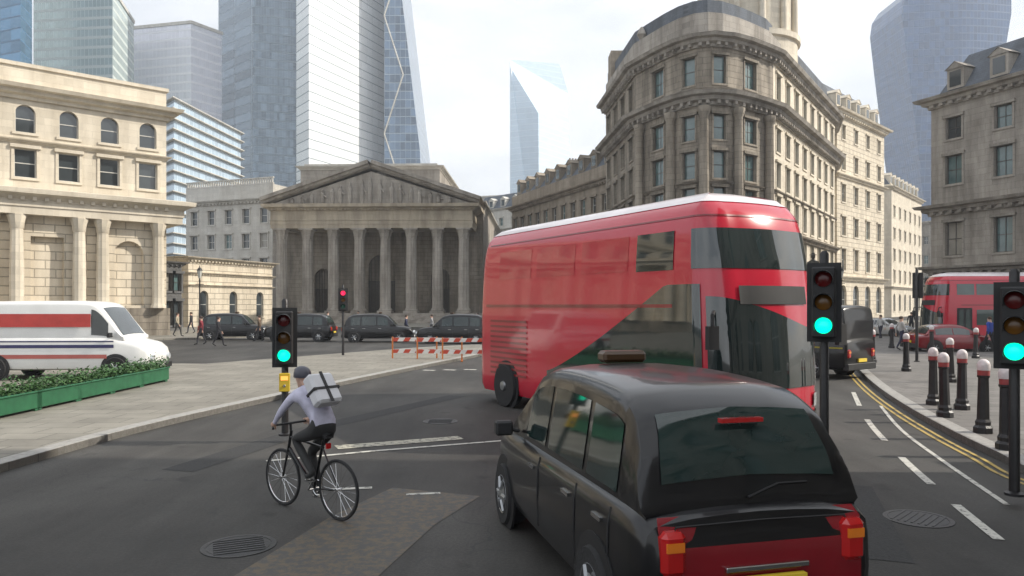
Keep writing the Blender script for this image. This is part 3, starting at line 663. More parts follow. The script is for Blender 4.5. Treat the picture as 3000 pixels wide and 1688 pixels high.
tower('slate_blue_tower', 'tallest dark slate blue glass tower left of the white tower', quad(640, 372, 742, 350, 876, 356), 215, curtain('glass_slate', (0.16, 0.21, 0.26), (0.24, 0.30, 0.35), 4.1, 1.5, 0.12, 0.05, 0.12, 0.6, 0.3))
t5 = tower('white_tower', 'bright white tower with thin dark floor lines above the portico', quad(868, 330, 905, 318, 1128, 372), 200, curtain('cladding_white', (0.80, 0.82, 0.82), (0.22, 0.27, 0.30), 4.1, 6, 0.10, 0.012, 0.3, 0.0, 0.1))
# leaning wedge tower
o = W(1126, 895, 352); t = thing('wedge_tower', 'dark blue wedge shaped tower with sloping right side behind the portico', 'skyscraper', (o.x, o.y, 0))
b = MB(); k = 352 / F
zt = 200; prof = [(0, 0), (125 * k, 0), (104 * k, (895 - 440) * k + HC), (14 * k, zt), (0, zt)]
for yy in (0,): pass
a = [b.v((x, 0, z)) for x, z in prof]; c = [b.v((x, 48, z)) for x, z in prof]; b.cap(a); b.cap(c[::-1])
for i in range(5): j = (i + 1) % 5; b.b.faces.new((a[i], c[i], c[j], a[j]))
b.done('curtain_wall', curtain('glass_wedge', (0.13, 0.19, 0.27), (0.35, 0.42, 0.48), 4, 2.5, 0.09, 0.05, 0.15, 0.55, 0.35), t)
b = MB()
for i in range(7):
    z0 = i * 28; z1 = z0 + 28; xa = 0 if i % 2 else 9; xb = 9 - xa; b.tube([(xa, -0.4, z0), (xb, -0.4, z1)], 0.35, 6)
b.done('bracing', M_pale, t)
# pale faceted tower
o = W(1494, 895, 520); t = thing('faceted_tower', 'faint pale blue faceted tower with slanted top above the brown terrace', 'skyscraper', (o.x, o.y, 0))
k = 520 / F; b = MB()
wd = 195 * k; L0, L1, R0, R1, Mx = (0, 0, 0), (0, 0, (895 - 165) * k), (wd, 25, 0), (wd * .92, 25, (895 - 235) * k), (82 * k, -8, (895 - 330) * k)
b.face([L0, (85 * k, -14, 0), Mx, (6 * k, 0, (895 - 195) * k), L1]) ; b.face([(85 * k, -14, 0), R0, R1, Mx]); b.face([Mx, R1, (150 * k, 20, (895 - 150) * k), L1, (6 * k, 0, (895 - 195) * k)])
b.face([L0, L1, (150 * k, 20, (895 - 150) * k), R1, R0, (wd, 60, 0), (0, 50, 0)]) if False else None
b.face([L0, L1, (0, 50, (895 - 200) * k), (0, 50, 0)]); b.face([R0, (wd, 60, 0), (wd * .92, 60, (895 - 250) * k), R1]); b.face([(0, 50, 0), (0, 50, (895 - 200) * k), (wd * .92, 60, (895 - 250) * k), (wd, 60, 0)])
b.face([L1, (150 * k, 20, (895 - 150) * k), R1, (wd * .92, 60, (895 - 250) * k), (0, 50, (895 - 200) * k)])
b.done('curtain_wall', curtain('glass_facet', (0.62, 0.76, 0.88), (0.70, 0.80, 0.88), 4, 3, 0.08, 0.03, 0.2, 0.2, 0.05), t)  # glass tinted paler so its colour carries the distance haze
# flared tower at right
o = W(2645, 895, 400); t = thing('flared_tower', 'blue grey glass tower flaring outward at its top above the right hand street', 'skyscraper', (o.x, o.y, 0))
k = 400 / F; b = MB(); rows = []
for z, a_, c_ in ((0, 75, 262), (40, 68, 262), (80, 50, 268), (110, 30, 280), (140, 10, 300), (160, -2, 318), (168, 4, 318), (174, 25, 312), (177, 80, 280)):
    n = 12; row = []
    for i in range(n + 1):
        tt = i / n; row.append(((a_ + (c_ - a_) * tt) * k, -3.5 * math.sin(math.pi * tt), z))
    row += [(c_ * k, 36, z), (a_ * k, 36, z)]; rows.append(row)
vs = b.grid(rows, True); b.cap(vs[-1]); b.done('curtain_wall', curtain('glass_flared', (0.04, 0.10, 0.22), (0.07, 0.13, 0.24), 4, 2.2, 0.14, 0.1, 0.2, 0.25, 0.25), t)
# finned glass office above the bank's far end
Yn = 140; pl3 = quad(392, 158, 510, Yn, 705, 168)
o = Vector(pl3[0]); t = thing('finned_office_building', 'pale glass office block with projecting white floor fins right of the bank', 'office building', (o.x, o.y, 0)); P = [(p[0] - o.x, p[1] - o.y) for p in pl3]
Hn = (895 - 292) / F * Yn + HC
b = MB(); b.prism(P, 0, Hn); b.done('curtain_wall', curtain('glass_office', (0.46, 0.57, 0.66), (0.55, 0.62, 0.68), 1.95, 1.6, 0.15, 0.07, 0.15, 0.4, 0.12), t)
nf = 21
for i in range(nf):
    z = Hn - i * 1.95; b = MB(); b.sweep(P, [(-0.1, 0), (0.75, 0.02), (0.75, 0.2), (-0.1, 0.26)], z, True); b.done('floor_fin', M_pale, t)
# far filler blocks low on the skyline
plain_building('far_office_building', 'distant low grey office seen through the gap beside the faceted tower', (X(1300, 300), 300), (X(1520, 290), 290), 30, 46,
    [(6 + 5 * i, 2.6, 2.6, 6, False) for i in range(7)], M_pale, hood=False, cornices=((45.5, 1.0),))

# ------------------------------------------------------------------ buses
M_wrap = mat('red_window_film', (0.44, 0.010, 0.032), 0.12, 0, 0.10, 2.0, coat=0.8)
M_roof_sheen = mat('bus_roof_sky_sheen', (0.66, 0.60, 0.61), 0.3, 0, 0.12, 1.5, coat=0.4)  # white roof paint carrying the pinkish sky reflection in its colour
def make_bus(label, group):
    Lb, Wb, r = 8.7, 2.55, 0.6
    t = thing('double_decker_bus', label, 'bus', (0, 0, 0), 0, group)
    # outline: s runs along the perimeter counter-clockwise seen from above, starting mid rear; x forward, y left
    pts = []; cs = [(Lb / 2 - r, Wb / 2 - r), (-Lb / 2 + r, Wb / 2 - r), (-Lb / 2 + r, -Wb / 2 + r), (Lb / 2 - r, -Wb / 2 + r)]
    import bisect
    def add(p, n): pts.append((Vector(p), Vector(n)))
    # order: right side rear -> front, front, left side front -> rear, rear
    seq = [(-Lb / 2 + r, -Wb / 2 + r, 270), (Lb / 2 - r, -Wb / 2 + r, 270), (Lb / 2 - r, -Wb / 2 + r, 360), (Lb / 2 - r, Wb / 2 - r, 0), (Lb / 2 - r, Wb / 2 - r, 90), (-Lb / 2 + r, Wb / 2 - r, 90), (-Lb / 2 + r, Wb / 2 - r, 180), (-Lb / 2 + r, -Wb / 2 + r, 180), (-Lb / 2 + r, -Wb / 2 + r, 270)]
    n_s = 60
    for k in range(n_s): u = k / n_s; add(((-Lb / 2 + r) + (Lb - 2 * r) * u, -Wb / 2), (0, -1))
    for k in range(10): a = R(270 + 9 * k); add((Lb / 2 - r + r * math.cos(a), -Wb / 2 + r + r * math.sin(a)), (math.cos(a), math.sin(a)))
    for k in range(12): u = k / 12; y = -Wb / 2 + r + (Wb - 2 * r) * u; add((Lb / 2 + 0.10 * (1 - (2 * u - 1) ** 2), y), (1, 0))
    for k in range(10): a = R(9 * k); add((Lb / 2 - r + r * math.cos(a), Wb / 2 - r + r * math.sin(a)), (math.cos(a), math.sin(a)))
    for k in range(n_s): u = k / n_s; add(((Lb / 2 - r) - (Lb - 2 * r) * u, Wb / 2), (0, 1))
    for k in range(10): a = R(90 + 9 * k); add((-Lb / 2 + r + r * math.cos(a), Wb / 2 - r + r * math.sin(a)), (math.cos(a), math.sin(a)))
    for k in range(12): u = k / 12; add((-Lb / 2 - 0.05 * (1 - (2 * u - 1) ** 2), Wb / 2 - r - (Wb - 2 * r) * u), (-1, 0))
    for k in range(10): a = R(180 + 9 * k); add((-Lb / 2 + r + r * math.cos(a), -Wb / 2 + r + r * math.sin(a)), (math.cos(a), math.sin(a)))
    N = len(pts); cum = [0]
    for i in range(1, N + 1): cum.append(cum[-1] + (pts[i % N][0] - pts[i - 1][0]).length)
    def inset(z):            # how far the shell leans in at height z
        prof = [(0.30, 0.06), (0.45, 0.0), (2.1, 0.0), (3.2, 0.03), (3.72, 0.07), (3.95, 0.14), (4.12, 0.26), (4.25, 0.46), (4.34, 0.75), (4.38, 1.1)]
        for (a, c), (e, f) in zip(prof, prof[1:]):
            if z <= e: return c + (f - c) * max(0, (z - a)) / (e - a)
        return 1.1
    def rake(p, z):          # front and rear lean back with height
        f = max(0, (p.x - (Lb / 2 - 1.2)) / 1.2); g = max(0, (-p.x - (Lb / 2 - 1.0)) / 1.0)
        return -0.28 * f * max(0, (z - 1.0) / 3.0) ** 1.6 + 0.12 * g * max(0, (z - 2.0) / 2.0) ** 1.5
    def P(i, z, off=0.0):
        p, n = pts[i % N]; ii = inset(z); q = p - n * (min(ii, .5) - off); e = max(0, ii - .5); q = Vector((q.x * (Lb / 2 - .5 - e) / (Lb / 2 - .5), q.y * (Wb / 2 - .5 - e) / (Wb / 2 - .5)))
        return Vector((q.x + rake(p, z), q.y, z))
    zs = [0.30, 0.45, 0.7, 1.0, 1.4, 1.8, 2.2, 2.6, 3.0, 3.3, 3.6, 3.8, 3.95, 4.04, 4.12, 4.19, 4.25, 4.30, 4.34, 4.365, 4.38]
    b = MB(); vs = b.grid([[P(i, z) for i in range(N)] for z in zs], True); b.cap(vs[0][::-1]); b.cap(vs[-1]); body = b.done('body', M_red, t, True, 50)
    b = MB(); vs = b.grid([[P(i, z, .006) + Vector((0, 0, .006)) for i in range(N)] for z in zs[14:]], True); b.cap(vs[-1]); b.done('roof', M_roof_sheen, t, True, 60)
    def idx(s): return min(range(N), key=lambda i: abs(cum[i] - s))
    def panel(name, i0, i1, zlo, zhi, material, off=0.012, parent=None, nz_=6, smooth=True):
        b = MB(); rows = []
        I = list(range(i0, i1 + 1))
        for j in range(nz_ + 1):
            row = []
            for i in I:
                u = (i - i0) / max(1, i1 - i0); a = zlo(u) if callable(zlo) else zlo; c = zhi(u) if callable(zhi) else zhi
                row.append(P(i, a + (c - a) * j / nz_, off))
            rows.append(row)
        b.grid(rows); return b.done(name, material, parent or t, smooth, 60)
    # right (offside) 0..60, front corner 60-70, front 70-82, corner 82-92, left 92-152, corner 152-162, rear 162-174, corner 174-184
    for i0, i1 in ((6, 18), (20, 32), (34, 46)): panel('wrapped_window', i0, i1, 3.02, 3.66, M_wrap, 0.006)
    panel('upper_window', 48, 56, 3.0, 3.66, M_vglass)
    panel('upper_front_window', 60, 92, 3.0, 3.66, M_vglass, nz_=8)
    # the diagonal stair window, rising toward the front, then the dark glazed lower corner
    panel('stair_window', 24, 62, lambda u: 0.75 + 0.35 * min(1, u * 1.5), lambda u: 1.0 + 1.75 * max(0, min(1, u * 1.25)) ** 1.2, M_vglass, 0.018, nz_=10)
    for i0 in (33, 41, 49): panel('window_bar', i0, i0, 0.8, 2.0, M_trim) if False else None
    panel('skirt', 22, 60, 0.31, lambda u: 0.72 + 0.36 * min(1, u * 1.5), M_black, 0.010)
    panel('windscreen', 63, 89, lambda u: 1.05, lambda u: 2.25 + 0.3 * math.cos(u * 3.1), M_vglass, 0.016, nz_=10)
    panel('destination_blind', 69, 83, 2.42, 2.72, M_trim, 0.024)
    panel('front_bumper', 61, 91, 0.34, 0.62, M_black, 0.02)
    for i0 in (64, 84): panel('headlight', i0, i0 + 4, 0.7, 0.92, M_head, 0.03)
    for i0, i1 in ((96, 104), (105, 116), (117, 128), (129, 140), (141, 150)): panel('upper_window', i0, i1, 3.02, 3.66, M_vglass2)
    for i0, i1 in ((105, 115), (124, 134), (135, 145)): panel('lower_window', i0, i1, 1.25, 2.15, M_vglass2)
    for i0, i1 in ((96, 103), (116, 123)):
        d = panel('door', i0, i1, 0.42, 2.25, M_trim, 0.010)
        panel('door_pane', i0 + 1, (i0 + i1) // 2, 0.6, 2.1, M_vglass2, 0.02, d); panel('door_pane', (i0 + i1) // 2 + 1, i1 - 1, 0.6, 2.1, M_vglass2, 0.02, d)
    panel('rear_window', 160, 176, 2.9, 3.6, M_vglass)
    # engine louvres on the offside rear quarter and the rear
    for q in range(11):
        z = 0.75 + q * 0.125
        for i0, i1 in ((3, 17), (163, 173)): panel('louvre', i0, i1, z, z + 0.05, M_redd, 0.022, nz_=1)
    for i0 in (160, 174): 
        panel('tail_light', i0, i0 + 2, 0.9, 1.25, M_tail, 0.02); panel('indicator', i0, i0 + 2, 1.3, 1.45, M_amber, 0.02)
    panel('number_plate', 165, 171, 0.62, 0.74, M_plate, 0.03)
    panel('belt_moulding', 1, 56, 2.36, 2.42, M_redd, 0.02, nz_=2); panel('belt_moulding', 98, 151, 2.40, 2.45, M_redd, 0.02, nz_=2)
    panel('roof_moulding', 1, 150, 3.86, 3.89, M_redd, 0.012, nz_=1)
    for x in (-2.6, 2.5):
        for s in (-1, 1):
            b = MB(); b.lathe([(0.60, -0.01), (0.60, 0.014)], 28, (x, s * Wb / 2, 0.5), 'y'); b.done('wheel_arch', M_trim, t)
            b = MB(); b.lathe([(0.28, -0.16), (0.48, -0.16), (0.5, -0.12), (0.5, 0.10), (0.47, 0.14), (0.28, 0.13)], 28, (x, s * (Wb / 2 - 0.08), 0.5), 'y'); wh = b.done('wheel', M_tyre, t, True)
            b = MB(); b.lathe([(0.28, 0.0), (0.27, 0.10 * s), (0.12, 0.07 * s), (0.1, 0.14 * s), (0.02, 0.15 * s)], 20, (x, s * (Wb / 2 - 0.02), 0.5), 'y'); b.done('rim', M_rim, wh, True)
    for s in (-1, 1):
        b = MB(); b.tube([(Lb / 2 - 0.25, s * (Wb / 2 - 0.1), 2.3), (Lb / 2 + 0.05, s * (Wb / 2 + 0.22), 2.25), (Lb / 2 + 0.05, s * (Wb / 2 + 0.22), 2.05)], 0.03, 6); b.box(Lb / 2, s * (Wb / 2 + 0.22) - .1, 1.72, Lb / 2 + .09, s * (Wb / 2 + 0.22) + .1, 2.08); b.done('mirror', M_trim, t)
    return t
bus = make_bus('large red double decker bus crossing the junction behind the black cab', 'red double decker buses')
u_far = Vector((-0.485, 0.874)); near = Vector((X(2112, 11.5), 11.5))
cen = near + u_far.normalized() * 4.35 + Vector((0.874, 0.485)) * 1.27
bus.location = (cen.x, cen.y, 0); bus.rotation_euler = (0, 0, math.atan2(-u_far.y, -u_far.x))
b2 = copy_tree(bus); b2['label'] = 'smaller red double decker bus partly cut by the right edge beyond the bollards'
b2.location = (X(2722, 44) + 4.6, 44.5, 0); b2.rotation_euler = (0, 0, R(180 - 3))

# ------------------------------------------------------------------ cars and vans
def interp(tab, x):
    if x <= tab[0][0]: return tab[0][1:]
    for p, q in zip(tab, tab[1:]):
        if x <= q[0]:
            t = (x - p[0]) / (q[0] - p[0]); return tuple(a + (c - a) * t for a, c in zip(p[1:], q[1:]))
    return tab[-1][1:]
def smooth_tab(tab, k=4):
    P_ = [Vector(p) for p in tab]; o = []
    for i in range(len(P_) - 1):
        p0, p1, p2, p3 = P_[max(i - 1, 0)], P_[i], P_[i + 1], P_[min(i + 2, len(P_) - 1)]
        for j in range(k):
            t = j / k; c = 0.5 * ((2 * p1) + (p2 - p0) * t + (2 * p0 - 5 * p1 + 4 * p2 - p3) * t * t + (3 * p1 - p0 - 3 * p2 + p3) * t ** 3); c[0] = p1[0] + (p2[0] - p1[0]) * t; o.append(tuple(c))
    return o + [tab[-1]]
def make_vehicle(name, label, cat, low, top, paint, wheels, wr, side_wins, screen, rear, group=None, belt=1.04, rearpaint=None, glass=None, detail=True, stripes=()):
    """low: (x, z bottom, z top, half width); top: (x, z roof, half width at roof)"""
    t = thing(name, label, cat, (0, 0, 0), 0, group); glass = glass or M_vglass
    low = smooth_tab([Vector(p) if False else p for p in [(*p,) for p in low]]) if len(low[0]) <= 4 else low
    low = [tuple(p) for p in low]
    b = MB(); rows = []
    for x, zb, zt, hw in low:
        zm = zb + (zt - zb) * .45
        half = [(hw * .80, zb), (hw * .95, zb + .05), (hw * .99, zb + .16), (hw, zm), (hw * .99, zt - .14), (hw * .965, zt - .05), (hw * .90, zt), (hw * .6, zt + .035), (hw * .3, zt + .05)]
        ring = [(x, y, z) for y, z in half] + [(x, 0, zt + .055)] + [(x, -y, z) for y, z in half[::-1]]
        rows.append(ring)
    vs = b.grid(rows, True); b.cap(vs[0]); b.cap(vs[-1][::-1])
    bodyo = b.done('body', paint, t, True, 40)
    tp = smooth_tab(top, 5)
    def hwb(x): return interp([(p[0], p[3]) for p in low], x)[0] * 0.915
    b = MB(); rows = []
    def ring(x):
        zr, hr = interp(tp, x); zr = max(zr, belt + .03); h0 = hwb(x); k = min(1, (zr - belt) / .5); h1 = h0 + (hr - h0) * k
        hs = [(h0, belt - .06), (h0, belt), (h1 + .03, zr - .12 * k), (h1, zr - .05 * k), (h1 - .08, zr - .008), (h1 * .5, zr + .02), (0, zr + .028)]
        return hs
    xs = [p[0] for p in tp]
    for x in xs:
        h = ring(x); rows.append([(x, y, z) for y, z in h] + [(x, -y, z) for y, z in h[-2::-1]])
    vs = b.grid(rows); b.cap(vs[0]); b.cap(vs[-1][::-1]); b.done('cabin', rearpaint or paint, t, True, 40)
    for xa, xb in side_wins:
        for s in (-1, 1):
            b = MB(); rows = []
            for j in range(5):
                row = []
                for i in range(9):
                    x = xa + (xb - xa) * i / 8; h = ring(x); tt = 0.10 + 0.82 * j / 4; y = h[1][0] + (h[2][0] - h[1][0]) * tt + .007; z = h[1][1] + (h[2][1] - h[1][1]) * tt; row.append((x, s * y, z))
                rows.append(row)
            b.grid(rows); b.done('window', glass, t, True)
    for nm, (xa, xb) in (('windscreen', screen), ('rear_window', rear)):
        if xa == xb: continue
        b = MB(); rows = []
        for i in range(9):
            x = xa + (xb - xa) * i / 8; zr, hr = interp(tp, x); h = ring(x); row = []
            for j in range(-5, 6):
                y = h[4][0] * .93 * j / 5; z = h[4][1] + (h[6][1] - h[4][1]) * (1 - abs(j) / 5) ** .7; row.append((x + (0.012 if xa > 0 else -0.012), y, z + .008))
            rows.append(row)
        b.grid(rows); b.done(nm, glass, t, True)
    for x in wheels:
        hw = interp([(p[0], p[3]) for p in low], x)[0]
        for s in (-1, 1):
            b = MB(); b.lathe([(wr + .09, -.02), (wr + .09, .006)], 30, (x, s * hw, wr + .01), 'y'); b.done('wheel_arch', M_trim, t)
            b = MB(); b.lathe([(wr * .62, -.11), (wr * .94, -.11), (wr, -.08), (wr, .06), (wr * .95, .1), (wr * .62, .095)], 30, (x, s * (hw - .06), wr), 'y'); wh = b.done('wheel', M_tyre, t, True)
            b = MB(); b.lathe([(wr * .64, 0), (wr * .62, .06 * s), (wr * .55, .045 * s), (wr * .2, .07 * s), (wr * .05, .09 * s)], 24, (x, s * (hw - .02), wr), 'y')
            for q in range(6):
                a = q * math.pi / 3; c0 = (x + wr * .2 * math.cos(a), s * (hw + .045), wr + wr * .2 * math.sin(a)); c1 = (x + wr * .58 * math.cos(a), s * (hw + .035), wr + wr * .58 * math.sin(a)); b.tube([c0, c1], .022, 5)
            b.done('rim', M_rim, wh, True)
    xf, xr = low[-1][0], low[0][0]; hwf, hwr = low[-1][3], low[0][3]
    b = MB(); b.box(xr - .06, -hwr * 1.02, .30, xr + .12, hwr * 1.02, .52); b.done('rear_bumper', M_trim, t, bevel=.02)
    b = MB(); b.box(xf - .14, -hwf * 1.12, .28, xf + .05, hwf * 1.12, .46); b.done('front_bumper', M_trim, t, bevel=.02)
    b = MB(); b.box(xr - .075, -.26, .56, xr - .03, .26, .67); b.done('number_plate', M_plate, t)
    b = MB(); b.box(xf + .02, -.26, .34, xf + .065, .26, .45); b.done('number_plate', M_platew, t)
    for s in (-1, 1):
        y = s * hwr * .86
        b = MB(); b.box(xr - .045, y - .085, .70, xr + .10, y + .085, .98); tl = b.done('tail_light', M_tail, t, bevel=.035)
        b = MB(); b.box(xr - .050, y - .06, .86, xr + .02, y + .06, .92); b.done('indicator', M_amber, tl)
        b = MB(); b.lathe([(0.11, 0), (0.11, .05), (0.09, .085), (0.02, .1)], 16, (xf - .02, s * hwf * .8, .64), 'x'); b.done('headlight', M_head, t, True)
        xm = screen[1] - .25; hm = hwb(xm)
        b = MB(); b.box(xm - .06, s * (hm + .18) - .09, belt + .02, xm + .05, s * (hm + .18) + .09, belt + .17); b.tube([(xm, s * hm, belt + .05), (xm, s * (hm + .12), belt + .08)], .02, 6); b.done('wing_mirror', M_trim, t, bevel=.02)
    if detail:
        for x in side_wins:
            for s in (-1, 1):
                b = MB(); xx = x[0]; pts = [(xx - .03, s * (interp([(p[0], p[3]) for p in low], xx)[0] * f + .002), z) for f, z in ((.985, .38), (1.0, .66), (.992, .9), (.967, belt - .03))]
                b.tube(pts, .008, 4); b.done('door_seam', M_trim, t)
                b = MB(); hh = interp([(p[0], p[3]) for p in low], xx + .2)[0]; b.box(xx + .06, s * hh * 1.0 - .015, .88, xx + .24, s * hh * 1.0 + .02, .91); b.done('door_handle', M_chrome, t)
    for z0, z1, xa, xb, m_ in stripes:
        for s in (-1, 1):
            b = MB(); rows = []
            for i in range(13):
                x = xa + (xb - xa) * i / 12; hw = interp([(p[0], p[3]) for p in low], x)[0] + .012; rows.append([(x, s * hw, z0), (x, s * hw, z1)])
            b.grid(rows); b.done('stripe', m_, t)
    return t
TL = [(-2.29, .46, .86, .76), (-2.24, .34, 1.00, .83), (-2.05, .26, 1.06, .87), (-1.4, .24, 1.07, .885), (0, .24, 1.06, .89), (.9, .24, 1.05, .88), (1.3, .24, 1.03, .865), (1.75, .25, .98, .82), (2.08, .28, .90, .75), (2.24, .36, .76, .67), (2.29, .46, .62, .60)]
TT = [(-2.16, 1.08, .76), (-2.05, 1.38, .74), (-1.88, 1.64, .71), (-1.6, 1.78, .69), (-.8, 1.83, .68), (.1, 1.82, .67), (.5, 1.74, .67), (.72, 1.60, .68), (1.0, 1.32, .72), (1.22, 1.08, .76)]
cab = make_vehicle('black_cab', 'near black taxi cab with dark red tail, in front of the bus', 'taxi', TL, TT, M_black, (-1.5, 1.38), .33, [(-1.72, -1.12), (-1.02, -.1), (0.0, .66)], (.66, 1.16), (-1.86, -2.10), 'black taxi cabs', glass=mat('cab_glass', (0.016, 0.030, 0.028), .05, 0, .5, .9, spec=.8))
b = MB(); b.box(.02, -.22, 1.855, .22, .22, 1.965); b.done('roof_sign', mat('roof_sign_unlit', (0.06, 0.03, 0.012), 0.3, 0, 0.05), cab, bevel=.03)
th = 14
hd = Vector((-math.sin(R(th)), math.cos(R(th)))); rgt = Vector((hd.y, -hd.x))
rear_left = Vector((X(1890, 4.6), 4.6)); c0 = rear_left + hd * 2.29 + rgt * .84
cab.location = (c0.x, c0.y, 0); cab.rotation_euler = (0, 0, math.atan2(hd.y, hd.x))
cabs = []
for i, (px, Y, a, lab) in enumerate([(690, 52, 5, 'black taxi cab parked left of the portico steps'), (880, 50, 178, 'black taxi cab waiting below the middle of the portico'), (1110, 49, 4, 'black taxi cab below the right half of the portico'), (1330, 47, 176, 'black taxi cab beside the tip of the traffic island')]):
    c = copy_tree(cab); c['label'] = lab; c.location = (X(px, Y), Y, 0); c.rotation_euler = (0, 0, R(a)); cabs.append(c)
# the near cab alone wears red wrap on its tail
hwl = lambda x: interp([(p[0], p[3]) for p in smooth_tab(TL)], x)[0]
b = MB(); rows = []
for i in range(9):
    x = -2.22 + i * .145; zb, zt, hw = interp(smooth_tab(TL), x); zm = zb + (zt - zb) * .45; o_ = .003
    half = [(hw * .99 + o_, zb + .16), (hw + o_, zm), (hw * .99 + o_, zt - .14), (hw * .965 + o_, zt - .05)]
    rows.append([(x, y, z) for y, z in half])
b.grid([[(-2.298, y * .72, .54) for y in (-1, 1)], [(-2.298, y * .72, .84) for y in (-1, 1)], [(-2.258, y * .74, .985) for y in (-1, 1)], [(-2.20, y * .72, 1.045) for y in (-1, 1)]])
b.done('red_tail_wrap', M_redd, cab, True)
b = MB(); b.tube([(-2.275, -.66, .56), (-2.315, -.66, .88), (-2.26, -.62, .99)], .006, 4); b.tube([(-2.26, -.62, .995), (-2.275, 0, 1.01), (-2.26, .62, .995)], .006, 4); b.tube([(-2.275, .66, .56), (-2.315, .66, .88), (-2.26, .62, .99)], .006, 4); b.done('tailgate_seam', M_trim, cab)
b = MB(); b.box(-2.335, -.30, .70, -2.30, .30, .735); b.done('tailgate_handle', M_chrome, cab, bevel=.006)
b = MB(); b.tube([(-2.17, .05, 1.13), (-2.13, -.2, 1.20), (-2.13, -.42, 1.20)], .009, 5); b.done('rear_wiper', M_trim, cab)
b = MB(); b.box(-2.02, -.16, 1.60, -1.97, .16, 1.63); b.done('brake_lamp', M_tail, cab)
VL = [(-2.9, .5, 1.2, .90), (-2.85, .35, 1.28, .96), (-2.4, .3, 1.3, .98), (0, .3, 1.3, .99), (1.4, .3, 1.28, .98), (1.9, .3, 1.2, .95), (2.4, .32, 1.08, .90), (2.62, .4, .92, .82), (2.68, .5, .8, .76)]
VT = [(-2.86, 1.9, .9), (-2.8, 2.3, .9), (-2.6, 2.38, .88), (0, 2.4, .88), (.9, 2.38, .86), (1.2, 2.25, .84), (1.6, 1.75, .84), (1.95, 1.3, .84)]
van = make_vehicle('striped_van', 'white van with red and navy stripes parked by the bank at left edge', 'van', VL, VT, M_white, (-1.8, 1.75), .35, [(1.0, 1.5)], (1.25, 1.88), (0, 0), belt=1.28, detail=False,
    stripes=((.98, 1.08, -2.8, 1.7, M_navy), (1.16, 1.20, -2.8, 1.7, M_navy), (.66, .78, -2.8, 1.5, mat('faded_red', (0.45, 0.12, 0.10), .4))))
b = MB()
for s in (-1, 1): b.face([(-2.8, s * .953, 1.62), (1.0, s * .945, 1.62), (1.0, s * .93, 2.02), (-2.8, s * .935, 2.02)])
b.done('red_band', mat('signal_red', (0.50, 0.05, 0.04), .35), van)
van.location = (X(215, 23.5), 23.5, 0.12); van.rotation_euler = (0, 0, R(3))
bv = make_vehicle('black_van', 'black van beside the green signal just right of the big bus', 'van', VL, VT, M_black, (-1.8, 1.75), .35, [(1.0, 1.5)], (1.25, 1.88), (0, 0), belt=1.28, detail=False, stripes=((1.0, 1.05, -2.8, 1.7, mat('dull_yellow', (0.30, 0.26, 0.02), .4)),))
bv.location = (X(2335, 25), 26.5, 0); bv.rotation_euler = (0, 0, R(128))
CL = [(-2.1, .45, .75, .70), (-2.05, .3, .88, .80), (-1.6, .24, .93, .86), (0, .22, .93, .88), (.9, .22, .92, .87), (1.5, .24, .86, .83), (1.95, .3, .74, .74), (2.1, .42, .6, .62)]
CT = [(-1.75, .95, .7), (-1.35, 1.28, .64), (-.9, 1.42, .61), (0, 1.44, .60), (.35, 1.36, .61), (.75, 1.12, .66), (1.02, .94, .7)]
car = make_vehicle('red_car', 'small dark red car half hidden behind the bollards below the right hand bus', 'car', CL, CT, M_redd, (-1.3, 1.3), .31, [(-1.2, -.35), (-.3, .5)], (.4, .98), (-1.66, -1.0), belt=.92, detail=False)
car.location = (X(2790, 37), 37.2, 0); car.rotation_euler = (0, 0, R(2))
gc = make_vehicle('grey_car', 'pale grey car waiting at the mouth of the right hand street', 'car', CL, CT, mat('silver_paint', (0.42, 0.42, 0.41), .25, .3, coat=.6), (-1.3, 1.3), .31, [(-1.2, -.35), (-.3, .5)], (.4, .98), (-1.66, -1.0), belt=.92, detail=False)
gc.location = (X(2590, 56), 56, 0); gc.rotation_euler = (0, 0, R(-60))

# ------------------------------------------------------------------ traffic signals
def signal(label, x, y, z0, aim, lit='green', pole_to=None, group='traffic signals', wait=False, base=0.0):
    """z0: bottom of the three lamp head; aim: point it faces"""
    rz = math.atan2(aim[1] - y, aim[0] - x)
    t = thing('traffic_signal', label, 'traffic light', (x, y, base), rz, group)
    z0 -= base
    b = MB(); b.lathe([(0.11, 0), (0.11, .03), (.06, .05), (.057, z0 + 1.1), (.03, z0 + 1.14)], 14, (0, 0, 0)); b.done('pole', M_iron, t, True)
    b = MB(); b.box(.06, -.21, z0 - .06, .075, .21, z0 + .98); b.done('backing_board', M_trim, t)
    b = MB(); b.box(.08, -.145, z0, .26, .145, z0 + .92); hd_ = b.done('head', M_trim, t, bevel=.02)
    for k, (nm, off, on) in enumerate((('green', M_lens_off_g, M_green_lit), ('amber', M_lens_off_a, M_amber_lit), ('red', M_lens_off_r, M_red_lit))):
        zc = z0 + .16 + .30 * k
        b = MB(); b.lathe([(.105, 0), (.10, .015), (.06, .03), (.01, .035)], 22, (.262, 0, zc), 'x'); ln_ = b.done('lamp_lens', on if nm == lit else off, hd_, True)
        b = MB(); rows = []
        for i in range(15):
            a = R(-30 + 240 * i / 14); rows.append([(.262, .118 * math.cos(a), zc + .118 * math.sin(a)), (.262 + .17 - .05 * abs(i - 7) / 7, .118 * math.cos(a), zc + .118 * math.sin(a) - .01)])
        b.grid(rows); b.done('visor', M_trim, hd_, True)
    if wait:
        b = MB(); b.box(.065, -.09, 0.78, .15, .09, 1.1); bx = b.done('push_button_box', mat('box_yellow', (0.6, 0.42, 0.03), .4), t, bevel=.01)
        b = MB(); b.box(.151, -.06, 0.98, .156, .06, 1.05); b.done('wait_lamp', M_amber_lit, bx)
        b = MB(); b.lathe([(.03, 0), (.02, .015)], 12, (.151, 0, .88), 'x'); b.done('button', M_chrome, bx)
    return t
